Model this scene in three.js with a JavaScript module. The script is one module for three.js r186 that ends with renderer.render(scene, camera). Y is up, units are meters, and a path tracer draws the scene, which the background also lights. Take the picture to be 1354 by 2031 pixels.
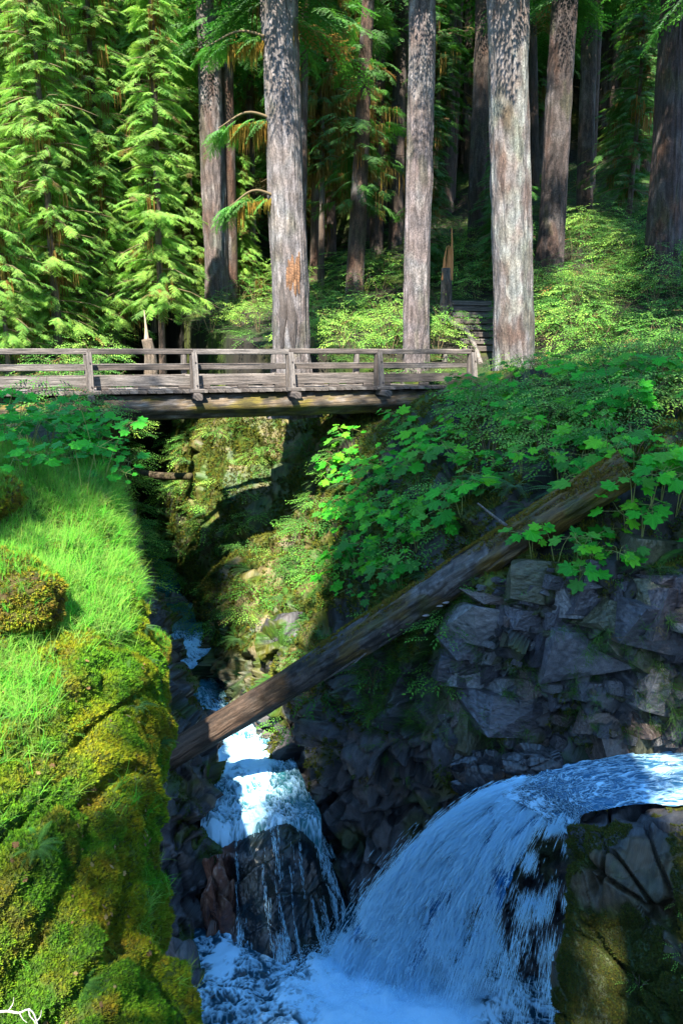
import * as THREE from 'three';
import { ImprovedNoise } from 'three/addons/math/ImprovedNoise.js';
import { mergeGeometries, mergeVertices, toCreasedNormals } from 'three/addons/utils/BufferGeometryUtils.js';
import { ConvexGeometry } from 'three/addons/geometries/ConvexGeometry.js';

// ---------------------------------------------------------------- camera, sky, sun, exposure
const scene = new THREE.Scene();
const camera = new THREE.PerspectiveCamera(68.2, 682 / 1024, 0.1, 400);
camera.position.set(0, 1.15, 0);
camera.rotation.set(THREE.MathUtils.degToRad(-12.05), 0, 0);

const SUN = new THREE.Vector3(-0.1, 0.8, 0.58).normalize();
const skyTex = (() => {                      // clear deep blue air, paler towards the horizon, the same all round
  const w = 64, h = 32, d = new Float32Array(w * h * 4);
  for (let j = 0; j < h; j++) for (let i = 0; i < w; i++) {
    const e = Math.max(0, ((j + 0.5) / h - 0.5) * 2), k = Math.pow(1 - e, 3);
    const o = (j * w + i) * 4;
    d[o] = 0.15 + 0.40 * k; d[o + 1] = 0.43 + 0.36 * k; d[o + 2] = 1.0 + 0.05 * k; d[o + 3] = 1;
  }
  const t = new THREE.DataTexture(d, w, h, THREE.RGBAFormat, THREE.FloatType);
  t.mapping = THREE.EquirectangularReflectionMapping; t.magFilter = THREE.LinearFilter; t.needsUpdate = true;
  return t;
})();
scene.background = skyTex;
scene.environment = skyTex;
scene.environmentIntensity = 0.66;
scene.backgroundIntensity = 0.66;
const sun = new THREE.DirectionalLight(new THREE.Color(1.0, 0.93, 0.80), 5.0);
sun.position.copy(SUN).multiplyScalar(90).add(new THREE.Vector3(0, 0, -20));
sun.target.position.set(0, 0, -20);
sun.castShadow = true; sun.shadow.radius = 1; sun.shadow.mapSize.set(4096, 4096);
Object.assign(sun.shadow.camera, { left: -60, right: 60, top: 60, bottom: -60, near: 1, far: 220 });
scene.add(sun, sun.target);

const renderer = new THREE.WebGLRenderer({ antialias: true });
renderer.toneMapping = THREE.LinearToneMapping;
renderer.toneMappingExposure = 3.9;
renderer.shadowMap.enabled = true;

// ---------------------------------------------------------------- small tools
let seed = 7;
function rnd() { seed |= 0; seed = seed + 0x6D2B79F5 | 0; let t = Math.imul(seed ^ seed >>> 15, 1 | seed); t = t + Math.imul(t ^ t >>> 7, 61 | t) ^ t; return ((t ^ t >>> 14) >>> 0) / 4294967296; }
const rr = (a, b) => a + (b - a) * rnd();
const pick = (a) => a[Math.floor(rnd() * a.length)];
const clamp = (x, a = 0, b = 1) => Math.min(b, Math.max(a, x));
const smooth = (a, b, x) => { const t = clamp((x - a) / (b - a)); return t * t * (3 - 2 * t); };
const lerp = (a, b, t) => a + (b - a) * t;
const IN = new ImprovedNoise();
const n3 = (x, y, z) => IN.noise(x + 97.3, y + 41.7, z + 13.1);
function fbm(x, y, z, o = 4) { let s = 0, a = 0.5; for (let i = 0; i < o; i++) { s += a * n3(x, y, z); x *= 2.03; y *= 2.03; z *= 2.03; a *= 0.5; } return s; }
function hash2(i, j, k = 0) { let h = Math.imul(i, 374761393) + Math.imul(j, 668265263) + Math.imul(k, 2147483647 ^ 0x5bd1e995); h = Math.imul(h ^ h >>> 13, 1274126177); return ((h ^ h >>> 16) >>> 0) / 4294967296; }
function pnoise(x, y, px, py, k = 0) {       // value noise that repeats every px, py
  const i = Math.floor(x), j = Math.floor(y), fx = x - i, fy = y - j, m = (a, n) => ((a % n) + n) % n;
  const u = fx * fx * (3 - 2 * fx), v = fy * fy * (3 - 2 * fy);
  const a = hash2(m(i, px), m(j, py), k), b = hash2(m(i + 1, px), m(j, py), k), c = hash2(m(i, px), m(j + 1, py), k), d = hash2(m(i + 1, px), m(j + 1, py), k);
  return (a + (b - a) * u) * (1 - v) + (c + (d - c) * u) * v;
}
function pfbm(x, y, px, py, o, k = 0) { let s = 0, a = 0.5; for (let i = 0; i < o; i++) { s += a * pnoise(x, y, px, py, k + i); x *= 2; y *= 2; px *= 2; py *= 2; a *= 0.5; } return s; }
function cell(x, y, z, f) {                  // nearest of jittered lattice points: flat facets of broken rock
  x *= f; y *= f; z *= f;
  const i = Math.floor(x), j = Math.floor(y), k = Math.floor(z); let best = 1e9, second = 1e9, id = 0, bx = 0, by = 0, bz = 0;
  for (let a = -1; a <= 1; a++) for (let b = -1; b <= 1; b++) for (let c = -1; c <= 1; c++) {
    const h = hash2(i + a, j + b, k + c), px = i + a + h, py = j + b + (h * 7.31 % 1), pz = k + c + (h * 13.7 % 1);
    const d = (px - x) ** 2 + (py - y) ** 2 + (pz - z) ** 2;
    if (d < best) { second = best; best = d; id = h; bx = px - x; by = py - y; bz = pz - z; } else if (d < second) second = d;
  }
  return { id, edge: Math.sqrt(second) - Math.sqrt(best), dx: bx / f, dy: by / f, dz: bz / f };
}
function facets(p, f, amp) {                 // height of the facet that holds p
  const c = cell(p.x, p.y, p.z, f), h = c.id;
  const t = (((h * 37.7) % 1) - 0.5) * c.dx * 1.3 + (((h * 91.3) % 1) - 0.5) * c.dy * 1.3 + (((h * 53.9) % 1) - 0.5) * c.dz * 1.3;
  return amp * (h - 0.5) * 2 + t - 0.35 * amp * (1 - smooth(0, 0.16, c.edge));
}
const C = (r, g, b) => new THREE.Color().setRGB(r, g, b);
const mixc = (a, b, t) => [lerp(a[0], b[0], t), lerp(a[1], b[1], t), lerp(a[2], b[2], t)];
const used = {};
function numbered(name) { const n = used[name] ?? 0; used[name] = n + 1; return n ? `${name}_${String(n).padStart(3, '0')}` : name; }
function tag(o, label, category, group, kind) { o.userData.label = label; if (category) o.userData.category = category; if (group) o.userData.group = group; if (kind) o.userData.kind = kind; return o; }
function shade(o) { o.traverse((m) => { if (m.isMesh) { m.castShadow = true; m.receiveShadow = true; } }); return o; }
function top(o, name) { o.name = numbered(name); scene.add(o); return o; }
function part(name, geo, material, parent) { const m = new THREE.Mesh(geo, material); m.name = name; parent.add(m); return m; }
function base(name, x = 0, y = 0, z = 0) { const g = new THREE.Group(); g.position.set(x, y, z); return top(g, name); }

// ---------------------------------------------------------------- textures
function tex(w, h, fn, srgb = true) {
  const d = new Uint8Array(w * h * 4);
  for (let j = 0; j < h; j++) for (let i = 0; i < w; i++) {
    const c = fn(i / w, j / h), o = (j * w + i) * 4;
    d[o] = clamp(c[0]) * 255; d[o + 1] = clamp(c[1]) * 255; d[o + 2] = clamp(c[2]) * 255; d[o + 3] = 255;
  }
  const t = new THREE.DataTexture(d, w, h); t.wrapS = t.wrapT = THREE.RepeatWrapping; t.magFilter = THREE.LinearFilter; t.minFilter = THREE.LinearMipmapLinearFilter; t.generateMipmaps = true;
  if (srgb) t.colorSpace = THREE.SRGBColorSpace; t.needsUpdate = true; return t;
}
const turn90 = (f) => (u, v) => f(v, u);
const grey = (v) => [v, v, v];
const grainTex = tex(512, 512, (u, v) => { const a = pfbm(u * 16, v * 16, 16, 16, 5, 3), b = pnoise(u * 256, v * 256, 256, 256, 9); return grey(0.62 + 0.42 * (a - 0.5) + 0.22 * (b - 0.5)); });
const grainBump = tex(512, 512, (u, v) => grey(pfbm(u * 12, v * 12, 12, 12, 6, 20)), false);
const barkTex = tex(512, 512, (u, v) => { const w = pfbm(u * 8, v * 4, 8, 4, 3, 31) * 1.5, a = pfbm(u * 26 + w, v * 5, 26, 5, 4, 33), b = pnoise(u * 128, v * 64, 128, 64, 37), c = pfbm(u * 5, v * 5, 5, 5, 3, 40);
  const k = 0.62 + 0.5 * (a - 0.5) + 0.25 * (b - 0.5); return [k * lerp(1.05, 0.95, c), k * lerp(0.97, 0.98, c), k * lerp(0.9, 1.02, c)]; });
const barkBump = tex(512, 512, (u, v) => { const w = pfbm(u * 8, v * 4, 8, 4, 3, 31) * 1.5, a = Math.abs(pfbm(u * 22 + w, v * 4, 22, 4, 4, 33) - 0.5) * 2.4; return grey(a * 0.8 + 0.2 * pnoise(u * 90, v * 50, 90, 50, 5)); }, false);
const woodTex = tex(512, 256, (u, v) => { const w = pfbm(u * 3, v * 5, 3, 5, 3, 51), a = pfbm(u * 5, v * 44 + w * 3, 5, 44, 4, 53), b = pnoise(u * 60, v * 128, 60, 128, 57), s = pfbm(u * 4, v * 4, 4, 4, 3, 59);
  const k = 0.6 + 0.55 * (a - 0.5) + 0.16 * (b - 0.5) + 0.25 * (s - 0.5); return [k, k * 0.965, k * 0.93]; });
const woodBump = tex(512, 256, (u, v) => { const w = pfbm(u * 3, v * 5, 3, 5, 3, 51); return grey(pfbm(u * 5, v * 44 + w * 3, 5, 44, 4, 53)); }, false);

const logTex = tex(256, 512, turn90((u, v) => { const w = pfbm(u * 3, v * 5, 3, 5, 3, 61), a = pfbm(u * 3, v * 30 + w * 3, 3, 30, 4, 63), b = pnoise(u * 40, v * 128, 40, 128, 67), s = pfbm(u * 3, v * 4, 3, 4, 3, 69); const k = 0.6 + 0.6 * (a - 0.5) + 0.18 * (b - 0.5) + 0.3 * (s - 0.5); return [k, k * 0.965, k * 0.93]; }));
const logBump = tex(256, 512, turn90((u, v) => { const w = pfbm(u * 3, v * 5, 3, 5, 3, 61); return grey(pfbm(u * 3, v * 30 + w * 3, 3, 30, 4, 63)); }), false);
const std = (o) => new THREE.MeshStandardMaterial(o);
const leafMat = (r, g, b, through = 0.35, extra = {}) => new THREE.MeshPhysicalMaterial({ color: C(r, g, b), roughness: 1, transmission: through, thickness: 0, side: THREE.DoubleSide, vertexColors: true, specularIntensity: 0.35, ...extra });
const M = {
  bark: std({ color: C(1, 1, 1), map: barkTex, bumpMap: barkBump, bumpScale: 0.03, roughness: 0.95, vertexColors: true }),
  moss: std({ color: C(1, 1, 1), map: grainTex, bumpMap: grainBump, bumpScale: 0.06, roughness: 1, vertexColors: true }),
  rock: std({ color: C(1, 1, 1), map: grainTex, bumpMap: grainBump, bumpScale: 0.03, roughness: 0.62, vertexColors: true }),
  wetRock: std({ color: C(1, 1, 1), map: grainTex, bumpMap: grainBump, bumpScale: 0.035, roughness: 0.26, vertexColors: true }),
  soil: std({ color: C(1, 1, 1), map: grainTex, bumpMap: grainBump, bumpScale: 0.08, roughness: 1, vertexColors: true }),
  wood: std({ color: C(0.36, 0.325, 0.31), map: woodTex, bumpMap: woodBump, bumpScale: 0.006, roughness: 0.8 }),
  woodDark: std({ color: C(0.27, 0.235, 0.22), map: woodTex, bumpMap: woodBump, bumpScale: 0.006, roughness: 0.82 }),
  woodPale: std({ color: C(0.47, 0.44, 0.43), map: woodTex, bumpMap: woodBump, bumpScale: 0.006, roughness: 0.78 }),
  stem: std({ color: C(0.14, 0.10, 0.05), roughness: 0.9 }),
  greenStem: std({ color: C(0.22, 0.24, 0.06), roughness: 0.8 }),
};

// ---------------------------------------------------------------- measured points of the place, metres, y up
const LEFT_BANK = [
  [[-12.56, -0.569, -16], [-9.583, -0.515, -15.5], [-7.473, -0.503, -15.2], [-6.183, -0.582, -15], [-5.29, -0.712, -15], [-4.783, -0.928, -15.1], [-4.657, -1.231, -15.4], [-4.725, -2.162, -15.8], [-4.859, -3.795, -16]],
  [[-10.118, -0.655, -12.8], [-7.782, -0.613, -12.5], [-6.142, -0.641, -12.4], [-5.153, -0.767, -12.4], [-4.485, -0.97, -12.6], [-4.006, -1.197, -12.8], [-3.894, -1.505, -13.1], [-3.953, -2.44, -13.5], [-4.172, -4.272, -13.9]],
  [[-8.659, -1.114, -10.8], [-6.756, -1.093, -10.7], [-5.429, -1.189, -10.8], [-4.643, -1.387, -11], [-4.008, -1.615, -11.3], [-3.558, -1.878, -11.7], [-3.441, -2.213, -12], [-3.527, -3.169, -12.5], [-3.804, -5.109, -13]],
  [[-7.504, -1.56, -9.2], [-5.91, -1.56, -9.2], [-4.753, -1.623, -9.3], [-4.074, -1.786, -9.5], [-3.427, -2.017, -9.9], [-3.013, -2.291, -10.4], [-2.886, -2.587, -10.7], [-2.96, -3.556, -11.2], [-3.344, -5.649, -11.8]],
  [[-6.65, -1.97, -8], [-5.238, -1.97, -8], [-4.219, -2.04, -8.1], [-3.625, -2.181, -8.3], [-3.038, -2.448, -8.8], [-2.642, -2.77, -9.5], [-2.529, -3.085, -9.9], [-2.677, -4.019, -10.4], [-3.083, -6.086, -11]],
  [[-6.026, -2.379, -7.1], [-4.746, -2.379, -7.1], [-3.827, -2.428, -7.2], [-3.295, -2.557, -7.4], [-2.8, -2.788, -7.8], [-2.47, -3.104, -8.4], [-2.339, -3.448, -8.9], [-2.52, -4.418, -9.4], [-2.887, -6.443, -10]],
  [[-5.558, -2.797, -6.4], [-4.377, -2.797, -6.4], [-3.534, -2.859, -6.5], [-3.05, -2.982, -6.7], [-2.67, -3.167, -7], [-2.447, -3.488, -7.5], [-2.359, -3.849, -8], [-2.579, -5.01, -8.7], [-2.814, -7.061, -9.4]],
  [[-5.2, -3.191, -5.85], [-4.096, -3.191, -5.85], [-3.284, -3.228, -5.9], [-2.819, -3.34, -6.05], [-2.46, -3.525, -6.3], [-2.237, -3.833, -6.7], [-2.135, -4.255, -7.2], [-2.255, -5.399, -7.9], [-2.523, -7.487, -8.7]],
  [[-4.925, -3.616, -5.4], [-3.879, -3.616, -5.4], [-3.112, -3.66, -5.45], [-2.634, -3.792, -5.6], [-2.278, -3.969, -5.8], [-1.988, -4.289, -6.15], [-1.818, -4.734, -6.6], [-1.966, -5.961, -7.3], [-2.301, -8.091, -8.2]],
  [[-4.65, -4.045, -4.95], [-3.662, -4.045, -4.95], [-2.941, -4.097, -5], [-2.454, -4.255, -5.15], [-2.079, -4.465, -5.35], [-1.746, -4.79, -5.65], [-1.585, -5.31, -6.1], [-1.722, -6.647, -6.8], [-2.128, -9.061, -7.8]],
  [[-4.222, -4.479, -4.3], [-3.325, -4.479, -4.3], [-2.705, -4.61, -4.4], [-2.241, -4.741, -4.5], [-1.87, -5.003, -4.7], [-1.531, -5.396, -5], [-1.34, -5.976, -5.4], [-1.434, -7.484, -6.1], [-1.868, -10.322, -7.2]],
];
const LEFT_WALL = [
  [[-5.361, -2.309, -16.5], [-5.358, -2.623, -18], [-5.962, -3.148, -20.5], [-6.985, -3.965, -24], [-8.84, -5.348, -30]],
  [[-4.913, -3.578, -15.3], [-4.961, -4.166, -17.2], [-5.518, -5.031, -20], [-6.627, -6.354, -24], [-8.877, -7.316, -31]],
  [[-4.553, -4.574, -14.4], [-4.16, -5.052, -15.6], [-4.418, -6.006, -18], [-5.508, -7.267, -22], [-7.628, -7.503, -28]],
  [[-4.36, -5.552, -13.7], [-3.65, -5.895, -14.4], [-3.469, -6.702, -16], [-4.678, -7.939, -20], [-6.206, -8.414, -25]],
  [[-4.207, -6.341, -13], [-3.403, -6.632, -13.6], [-2.698, -7.087, -14.6], [-3.394, -7.938, -17.2], [-4.709, -8.634, -20]],
  [[-4.074, -7.281, -12.5], [-3.291, -7.551, -12.9], [-2.484, -7.866, -13.5], [-2.662, -8.348, -15.2], [-3.634, -8.789, -18]],
  [[-3.986, -8.168, -12], [-3.244, -8.401, -12.3], [-2.578, -8.689, -12.6], [-2.095, -8.794, -13.4], [-2.428, -8.967, -15]],
  [[-3.751, -9.027, -11.3], [-3.102, -9.207, -11.5], [-2.563, -9.584, -11.8], [-2.17, -9.927, -12.3], [-1.903, -10.145, -13.2]],
  [[-3.378, -9.765, -10.4], [-2.74, -9.87, -10.5], [-2.198, -10.182, -10.7], [-2.094, -10.817, -11], [-1.808, -10.919, -11.5]],
  [[-3.125, -10.433, -9.6], [-2.521, -10.553, -9.7], [-1.908, -10.773, -9.8], [-1.774, -11.197, -9.9], [-1.48, -11.156, -10.2]],
];
const RIGHT_BANK = [
  [[-7.862, -0.348, -36], [-4.906, -0.151, -29], [-3.087, -0.039, -26.5], [-1.267, 0.028, -25], [0.36, 0.128, -23.8], [2.538, 0.222, -22.3], [4.341, 0.628, -20.5], [6.325, 0.917, -18.5], [8.019, 1.099, -17], [10.664, 1.204, -16]],
  [[-7.631, -2.276, -34], [-5.259, -1.671, -28], [-3.163, -1.409, -25.4], [-1.241, -1.288, -24.2], [0.331, -0.998, -21.6], [2.137, -0.477, -18.6], [3.682, -0.185, -17.2], [5.465, 0.08, -15.8], [7.068, 0.245, -14.8], [9.447, 0.385, -14]],
  [[-7.618, -4.453, -32], [-5.234, -3.49, -26.5], [-3.2, -3.134, -24], [-1.432, -2.956, -23], [0.296, -2.177, -19], [1.844, -1.4, -15.8], [3.152, -1.042, -14.5], [4.707, -0.74, -13.4], [6.207, -0.569, -12.8], [8.359, -0.406, -12.2]],
  [[-7.616, -6.615, -30], [-5.407, -5.476, -25.6], [-3.238, -4.596, -22.2], [-1.318, -4.308, -20.8], [0.152, -3.25, -17], [1.683, -2.224, -14.2], [2.868, -1.757, -13], [4.346, -1.408, -12.2], [5.803, -1.242, -11.8], [7.852, -1.062, -11.3]],
  [[-6.243, -7.488, -27], [-4.853, -6.487, -23.6], [-3.141, -5.419, -20.3], [-1.31, -4.938, -18.4], [0.142, -4.012, -15.6], [1.516, -2.894, -13.4], [2.725, -2.313, -12.2], [4.18, -1.935, -11.6], [5.571, -1.749, -11.2], [7.59, -1.569, -10.8]],
  [[-5.121, -7.853, -24], [-4.233, -6.919, -21.3], [-3.01, -6.042, -18.8], [-1.407, -5.608, -17], [0.031, -4.694, -14.7], [1.374, -3.414, -12.8], [2.632, -2.593, -11.7], [4.029, -2.2, -11.1], [5.365, -2.041, -10.7], [7.231, -1.855, -10.2]],
  [[-4.339, -8.003, -21.4], [-3.701, -7.383, -19.6], [-2.756, -6.735, -17.8], [-1.342, -6.306, -16], [0.03, -5.42, -14.1], [1.372, -4.239, -12.6], [2.654, -3.307, -11.65], [4.082, -2.931, -11.1], [5.385, -2.708, -10.6], [7.255, -2.489, -10.1]],
  [[-3.437, -7.85, -19], [-3.087, -7.634, -18.1], [-2.376, -7.28, -16.7], [-1.219, -6.776, -15], [0.127, -5.983, -13.5], [1.379, -5.062, -12.5], [2.705, -4.212, -11.7], [4.18, -3.811, -11.2], [5.517, -3.549, -10.7], [7.362, -3.247, -10.1]],
  [[-2.527, -7.86, -16.8], [-2.206, -7.731, -16.2], [-1.711, -7.6, -15.4], [-0.912, -7.205, -14.3], [0.221, -6.451, -13.1], [1.374, -5.74, -12.3], [2.722, -5.071, -11.6], [4.243, -4.68, -11.2], [5.648, -4.387, -10.8], [7.616, -4.09, -10.3]],
  [[-1.755, -7.977, -15.2], [-1.505, -7.978, -14.9], [-1.086, -7.907, -14.4], [-0.481, -7.7, -13.8], [0.423, -7.27, -13.3], [1.551, -6.806, -12.9], [2.855, -6.153, -12], [4.302, -5.484, -11.2], [5.717, -5.073, -10.8], [7.703, -4.702, -10.3]],
  [[-1.161, -8.225, -13.9], [-0.943, -8.32, -13.7], [-0.574, -8.395, -13.4], [0.03, -8.42, -13.2], [0.811, -8.165, -13], [1.755, -7.805, -12.8], [2.948, -7.283, -12.2], [4.447, -6.539, -11.4], [5.913, -6.086, -11], [7.974, -5.671, -10.5]],
  [[-0.366, -9.431, -12.9], [-0.167, -9.462, -12.8], [0.225, -9.604, -12.7], [0.708, -9.519, -12.6], [1.374, -9.323, -12.5], [2.105, -9.047, -12.3], [2.92, -8.528, -11.8], [4.481, -7.938, -11.2], [5.954, -7.424, -10.8], [8.021, -6.938, -10.3]],
  [[0.123, -10.539, -12], [0.406, -10.539, -12], [0.691, -10.651, -12], [1.155, -10.552, -11.9], [1.701, -10.344, -11.8], [2.307, -10.041, -11.6], [2.844, -9.655, -11.2], [4.352, -8.978, -10.6], [5.836, -8.597, -10.3], [8.017, -8.313, -10]],
  [[0.393, -11.584, -11.3], [0.576, -11.584, -11.3], [0.851, -11.695, -11.3], [1.298, -11.582, -11.2], [1.736, -11.468, -11.1], [2.23, -11.134, -10.9], [2.769, -10.796, -10.6], [4.265, -10.133, -10.1], [5.721, -9.798, -9.8], [7.93, -9.575, -9.6]],
];
const NEAR_ROCK = [
  [[3.232, -5.637, -10], [3.687, -5.503, -10.05], [4.223, -5.427, -10.1], [4.893, -5.377, -10.1], [5.583, -5.28, -10], [6.705, -5.135, -9.8]],
  [[3.12, -5.653, -9.55], [3.435, -5.387, -9.4], [3.9, -5.274, -9.35], [4.535, -5.185, -9.3], [5.167, -5.055, -9.2], [6.191, -4.883, -9]],
  [[3.136, -5.911, -9.3], [3.286, -5.567, -9], [3.709, -5.38, -8.8], [4.225, -5.306, -8.7], [4.77, -5.012, -8.4], [5.559, -4.65, -8]],
  [[3.089, -6.314, -9.1], [3.218, -5.99, -8.8], [3.628, -5.747, -8.5], [4.079, -5.548, -8.3], [4.543, -5.191, -7.9], [5.349, -4.884, -7.6]],
  [[3.028, -6.712, -9], [3.161, -6.344, -8.65], [3.639, -6.118, -8.45], [4.066, -5.866, -8.2], [4.471, -5.439, -7.7], [5.187, -5.031, -7.3]],
  [[2.899, -7.096, -8.8], [3.008, -6.683, -8.4], [3.467, -6.366, -8.1], [3.911, -6.017, -7.8], [4.28, -5.491, -7.3], [4.951, -5.064, -6.9]],
  [[2.796, -7.448, -8.5], [2.904, -6.967, -8.1], [3.349, -6.63, -7.8], [3.757, -6.162, -7.4], [4.155, -5.701, -7], [4.798, -5.279, -6.6]],
  [[2.758, -7.851, -8.2], [2.87, -7.336, -7.8], [3.269, -6.973, -7.5], [3.655, -6.437, -7.1], [4.033, -5.946, -6.7], [4.648, -5.522, -6.3]],
  [[2.611, -8.537, -7.4], [2.704, -8.014, -7], [3.035, -7.621, -6.7], [3.379, -7.097, -6.3], [3.769, -6.705, -6], [4.389, -6.312, -5.7]],
];
const LEDGE = [
  [[-3.019, -8.759, -14.6], [-2.464, -8.455, -14.6], [-1.804, -8.093, -14.6], [-1.154, -7.973, -14.6], [-0.613, -8.149, -14.5], [-0.074, -8.666, -14.2]],
  [[-2.715, -8.267, -13.3], [-2.213, -8.178, -13.3], [-1.672, -8.023, -13.4], [-1.118, -7.799, -13.4], [-0.671, -8, -13.4], [-0.172, -8.68, -13.4]],
  [[-2.601, -8.423, -12.9], [-2.134, -8.203, -12.75], [-1.537, -7.985, -12.6], [-1.014, -7.9, -12.6], [-0.502, -8.239, -12.8], [-0.02, -8.945, -13]],
  [[-2.624, -8.893, -12.65], [-2.106, -8.68, -12.45], [-1.506, -8.483, -12.2], [-0.902, -8.483, -12.2], [-0.35, -8.749, -12.4], [0.127, -9.379, -12.7]],
  [[-2.627, -9.374, -12.3], [-2.064, -9.214, -12.05], [-1.431, -9.052, -11.8], [-0.79, -9.061, -11.75], [-0.203, -9.289, -11.95], [0.267, -9.816, -12.3]],
  [[-2.571, -9.784, -11.9], [-2.012, -9.614, -11.6], [-1.349, -9.434, -11.35], [-0.68, -9.387, -11.3], [-0.108, -9.627, -11.5], [0.448, -10.111, -11.9]],
  [[-2.556, -10.803, -11.6], [-1.999, -10.601, -11.3], [-1.333, -10.342, -11], [-0.675, -10.342, -11], [-0.107, -10.551, -11.2], [0.444, -10.969, -11.6]],
];
const STREAM = [
  [[-2.701, -8, -13], [-2.116, -8, -13], [-1.531, -8, -13], [-0.946, -8, -13], [-0.361, -8, -13]],
  [[-2.76, -7.91, -13.35], [-2.187, -7.91, -13.35], [-1.614, -7.91, -13.35], [-1.041, -7.91, -13.35], [-0.468, -7.91, -13.35]],
  [[-2.891, -7.777, -14.1], [-2.369, -7.777, -14.1], [-1.847, -7.777, -14.1], [-1.325, -7.777, -14.1], [-0.804, -7.777, -14.1]],
  [[-3.086, -7.676, -14.9], [-2.58, -7.676, -14.9], [-2.074, -7.676, -14.9], [-1.568, -7.676, -14.9], [-1.061, -7.676, -14.9]],
  [[-3.442, -7.63, -15.9], [-2.949, -7.63, -15.9], [-2.457, -7.63, -15.9], [-1.964, -7.63, -15.9], [-1.472, -7.63, -15.9]],
  [[-3.82, -7.647, -16.9], [-3.345, -7.647, -16.9], [-2.871, -7.647, -16.9], [-2.397, -7.647, -16.9], [-1.922, -7.647, -16.9]],
  [[-4.218, -7.676, -17.9], [-3.766, -7.676, -17.9], [-3.315, -7.676, -17.9], [-2.864, -7.676, -17.9], [-2.412, -7.676, -17.9]],
  [[-4.635, -7.686, -18.9], [-4.177, -7.686, -18.9], [-3.72, -7.686, -18.9], [-3.263, -7.686, -18.9], [-2.805, -7.686, -18.9]],
  [[-4.762, -7.502, -19.2], [-4.35, -7.502, -19.2], [-3.938, -7.502, -19.2], [-3.527, -7.502, -19.2], [-3.115, -7.502, -19.2]],
  [[-4.927, -7.22, -19.5], [-4.517, -7.22, -19.5], [-4.108, -7.22, -19.5], [-3.699, -7.22, -19.5], [-3.289, -7.22, -19.5]],
  [[-5.073, -7.151, -19.9], [-4.677, -7.151, -19.9], [-4.281, -7.151, -19.9], [-3.886, -7.151, -19.9], [-3.49, -7.151, -19.9]],
  [[-5.493, -7.033, -20.9], [-5.05, -7.033, -20.9], [-4.607, -7.033, -20.9], [-4.164, -7.033, -20.9], [-3.721, -7.033, -20.9]],
  [[-6.191, -6.98, -22.8], [-5.711, -6.98, -22.8], [-5.231, -6.98, -22.8], [-4.751, -6.98, -22.8], [-4.271, -6.98, -22.8]],
  [[-7.149, -7.004, -25.2], [-6.6, -7.004, -25.2], [-6.051, -7.004, -25.2], [-5.502, -7.004, -25.2], [-4.953, -7.004, -25.2]],
  [[-8.196, -7.01, -27.7], [-7.621, -7.01, -27.7], [-7.045, -7.01, -27.7], [-6.469, -7.01, -27.7], [-5.893, -7.01, -27.7]],
  [[-9.349, -7.015, -30.7], [-8.794, -7.015, -30.7], [-8.239, -7.015, -30.7], [-7.683, -7.015, -30.7], [-7.128, -7.015, -30.7]],
  [[-10.503, -7.047, -33.5], [-9.9, -7.047, -33.5], [-9.296, -7.047, -33.5], [-8.693, -7.047, -33.5], [-8.09, -7.047, -33.5]],
  [[-11.777, -7.139, -36.5], [-11.091, -7.139, -36.5], [-10.404, -7.139, -36.5], [-9.718, -7.139, -36.5], [-9.032, -7.139, -36.5]],
];
const TRUNKS = {
  A: [[-1.456, 1.008, -23], [-1.712, 10.465, -23], 0.506, 0.46],
  B: [[2.209, 0.904, -23], [2.206, 10.465, -23], 0.345, 0.337],
  C: [[4.799, 1.223, -21.6], [4.233, 9.898, -21.6], 0.518, 0.475],
  D: [[5.714, 5.352, -33], [5.602, 14.515, -33], 0.506, 0.33],
  E: [[7.615, 3.873, -29], [7.652, 12.895, -29], 0.445, 0.387],
  F: [[10.605, 6.028, -35], [10.277, 15.325, -35], 0.35, 0.315],
  G: [[10.876, 5.718, -27], [10.742, 12.085, -27], 0.558, 0.468],
  H: [[-5.207, 3.027, -33], [-5.209, 14.515, -33], 0.484, 0.44],
  H2: [[-4.722, 2.696, -33.4], [-4.595, 14.677, -33.4], 0.334, 0.267],
  I: [[0.499, 3.01, -31], [0.979, 13.705, -31], 0.393, 0.207],
  K: [[5.089, 8.39, -40], [5.122, 17.35, -40], 0.507, 0.32],
  L: [[-1.268, 4.199, -36], [-0.965, 15.73, -36], 0.192, 0.144],
  M: [[14.895, 10.469, -42], [14.534, 18.16, -42], 0.476, 0.42],
  N: [[14.666, 13.203, -46], [14.658, 19.78, -46], 0.307, 0.276],
  O: [[17.192, 13.464, -46], [17.014, 19.78, -46], 0.307, 0.276],
  P: [[1.665, 5.759, -38], [1.697, 16.54, -38], 0.329, 0.279],
  Q: [[2.572, 6.446, -38], [2.693, 16.54, -38], 0.342, 0.317],
  R: [[9.755, 6.485, -40], [8.982, 17.35, -40], 0.24, 0.213],
  S: [[-4.06, 3.085, -36], [-3.924, 15.73, -36], 0.18, 0.144],
  T: [[-10.745, 2.095, -27], [-10.308, 12.085, -27], 0.144, 0.108],
  U: [[-6.121, 1.408, -26.5], [-5.95, 11.883, -26.5], 0.124, 0.08],
  V: [[-10.153, 2.861, -36], [-9.627, 15.73, -36], 0.24, 0.192],
  X: [[-10.605, 2.34, -34], [-10.024, 14.92, -34], 0.147, 0.113],
  Y: [[2.63, 8.333, -44], [2.385, 18.97, -44], 0.176, 0.161],
  Z: [[12.325, 7.285, -46], [11.178, 19.78, -46], 0.215, 0.184],
  AA: [[6.857, 8.594, -44], [6.63, 18.97, -44], 0.235, 0.205],
  AB: [[-1.479, 3.691, -30], [-1.304, 13.3, -30], 0.14, 0.12],
  AC: [[16.863, 12.244, -50], [16.528, 21.4, -50], 0.233, 0.2],
};

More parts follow.
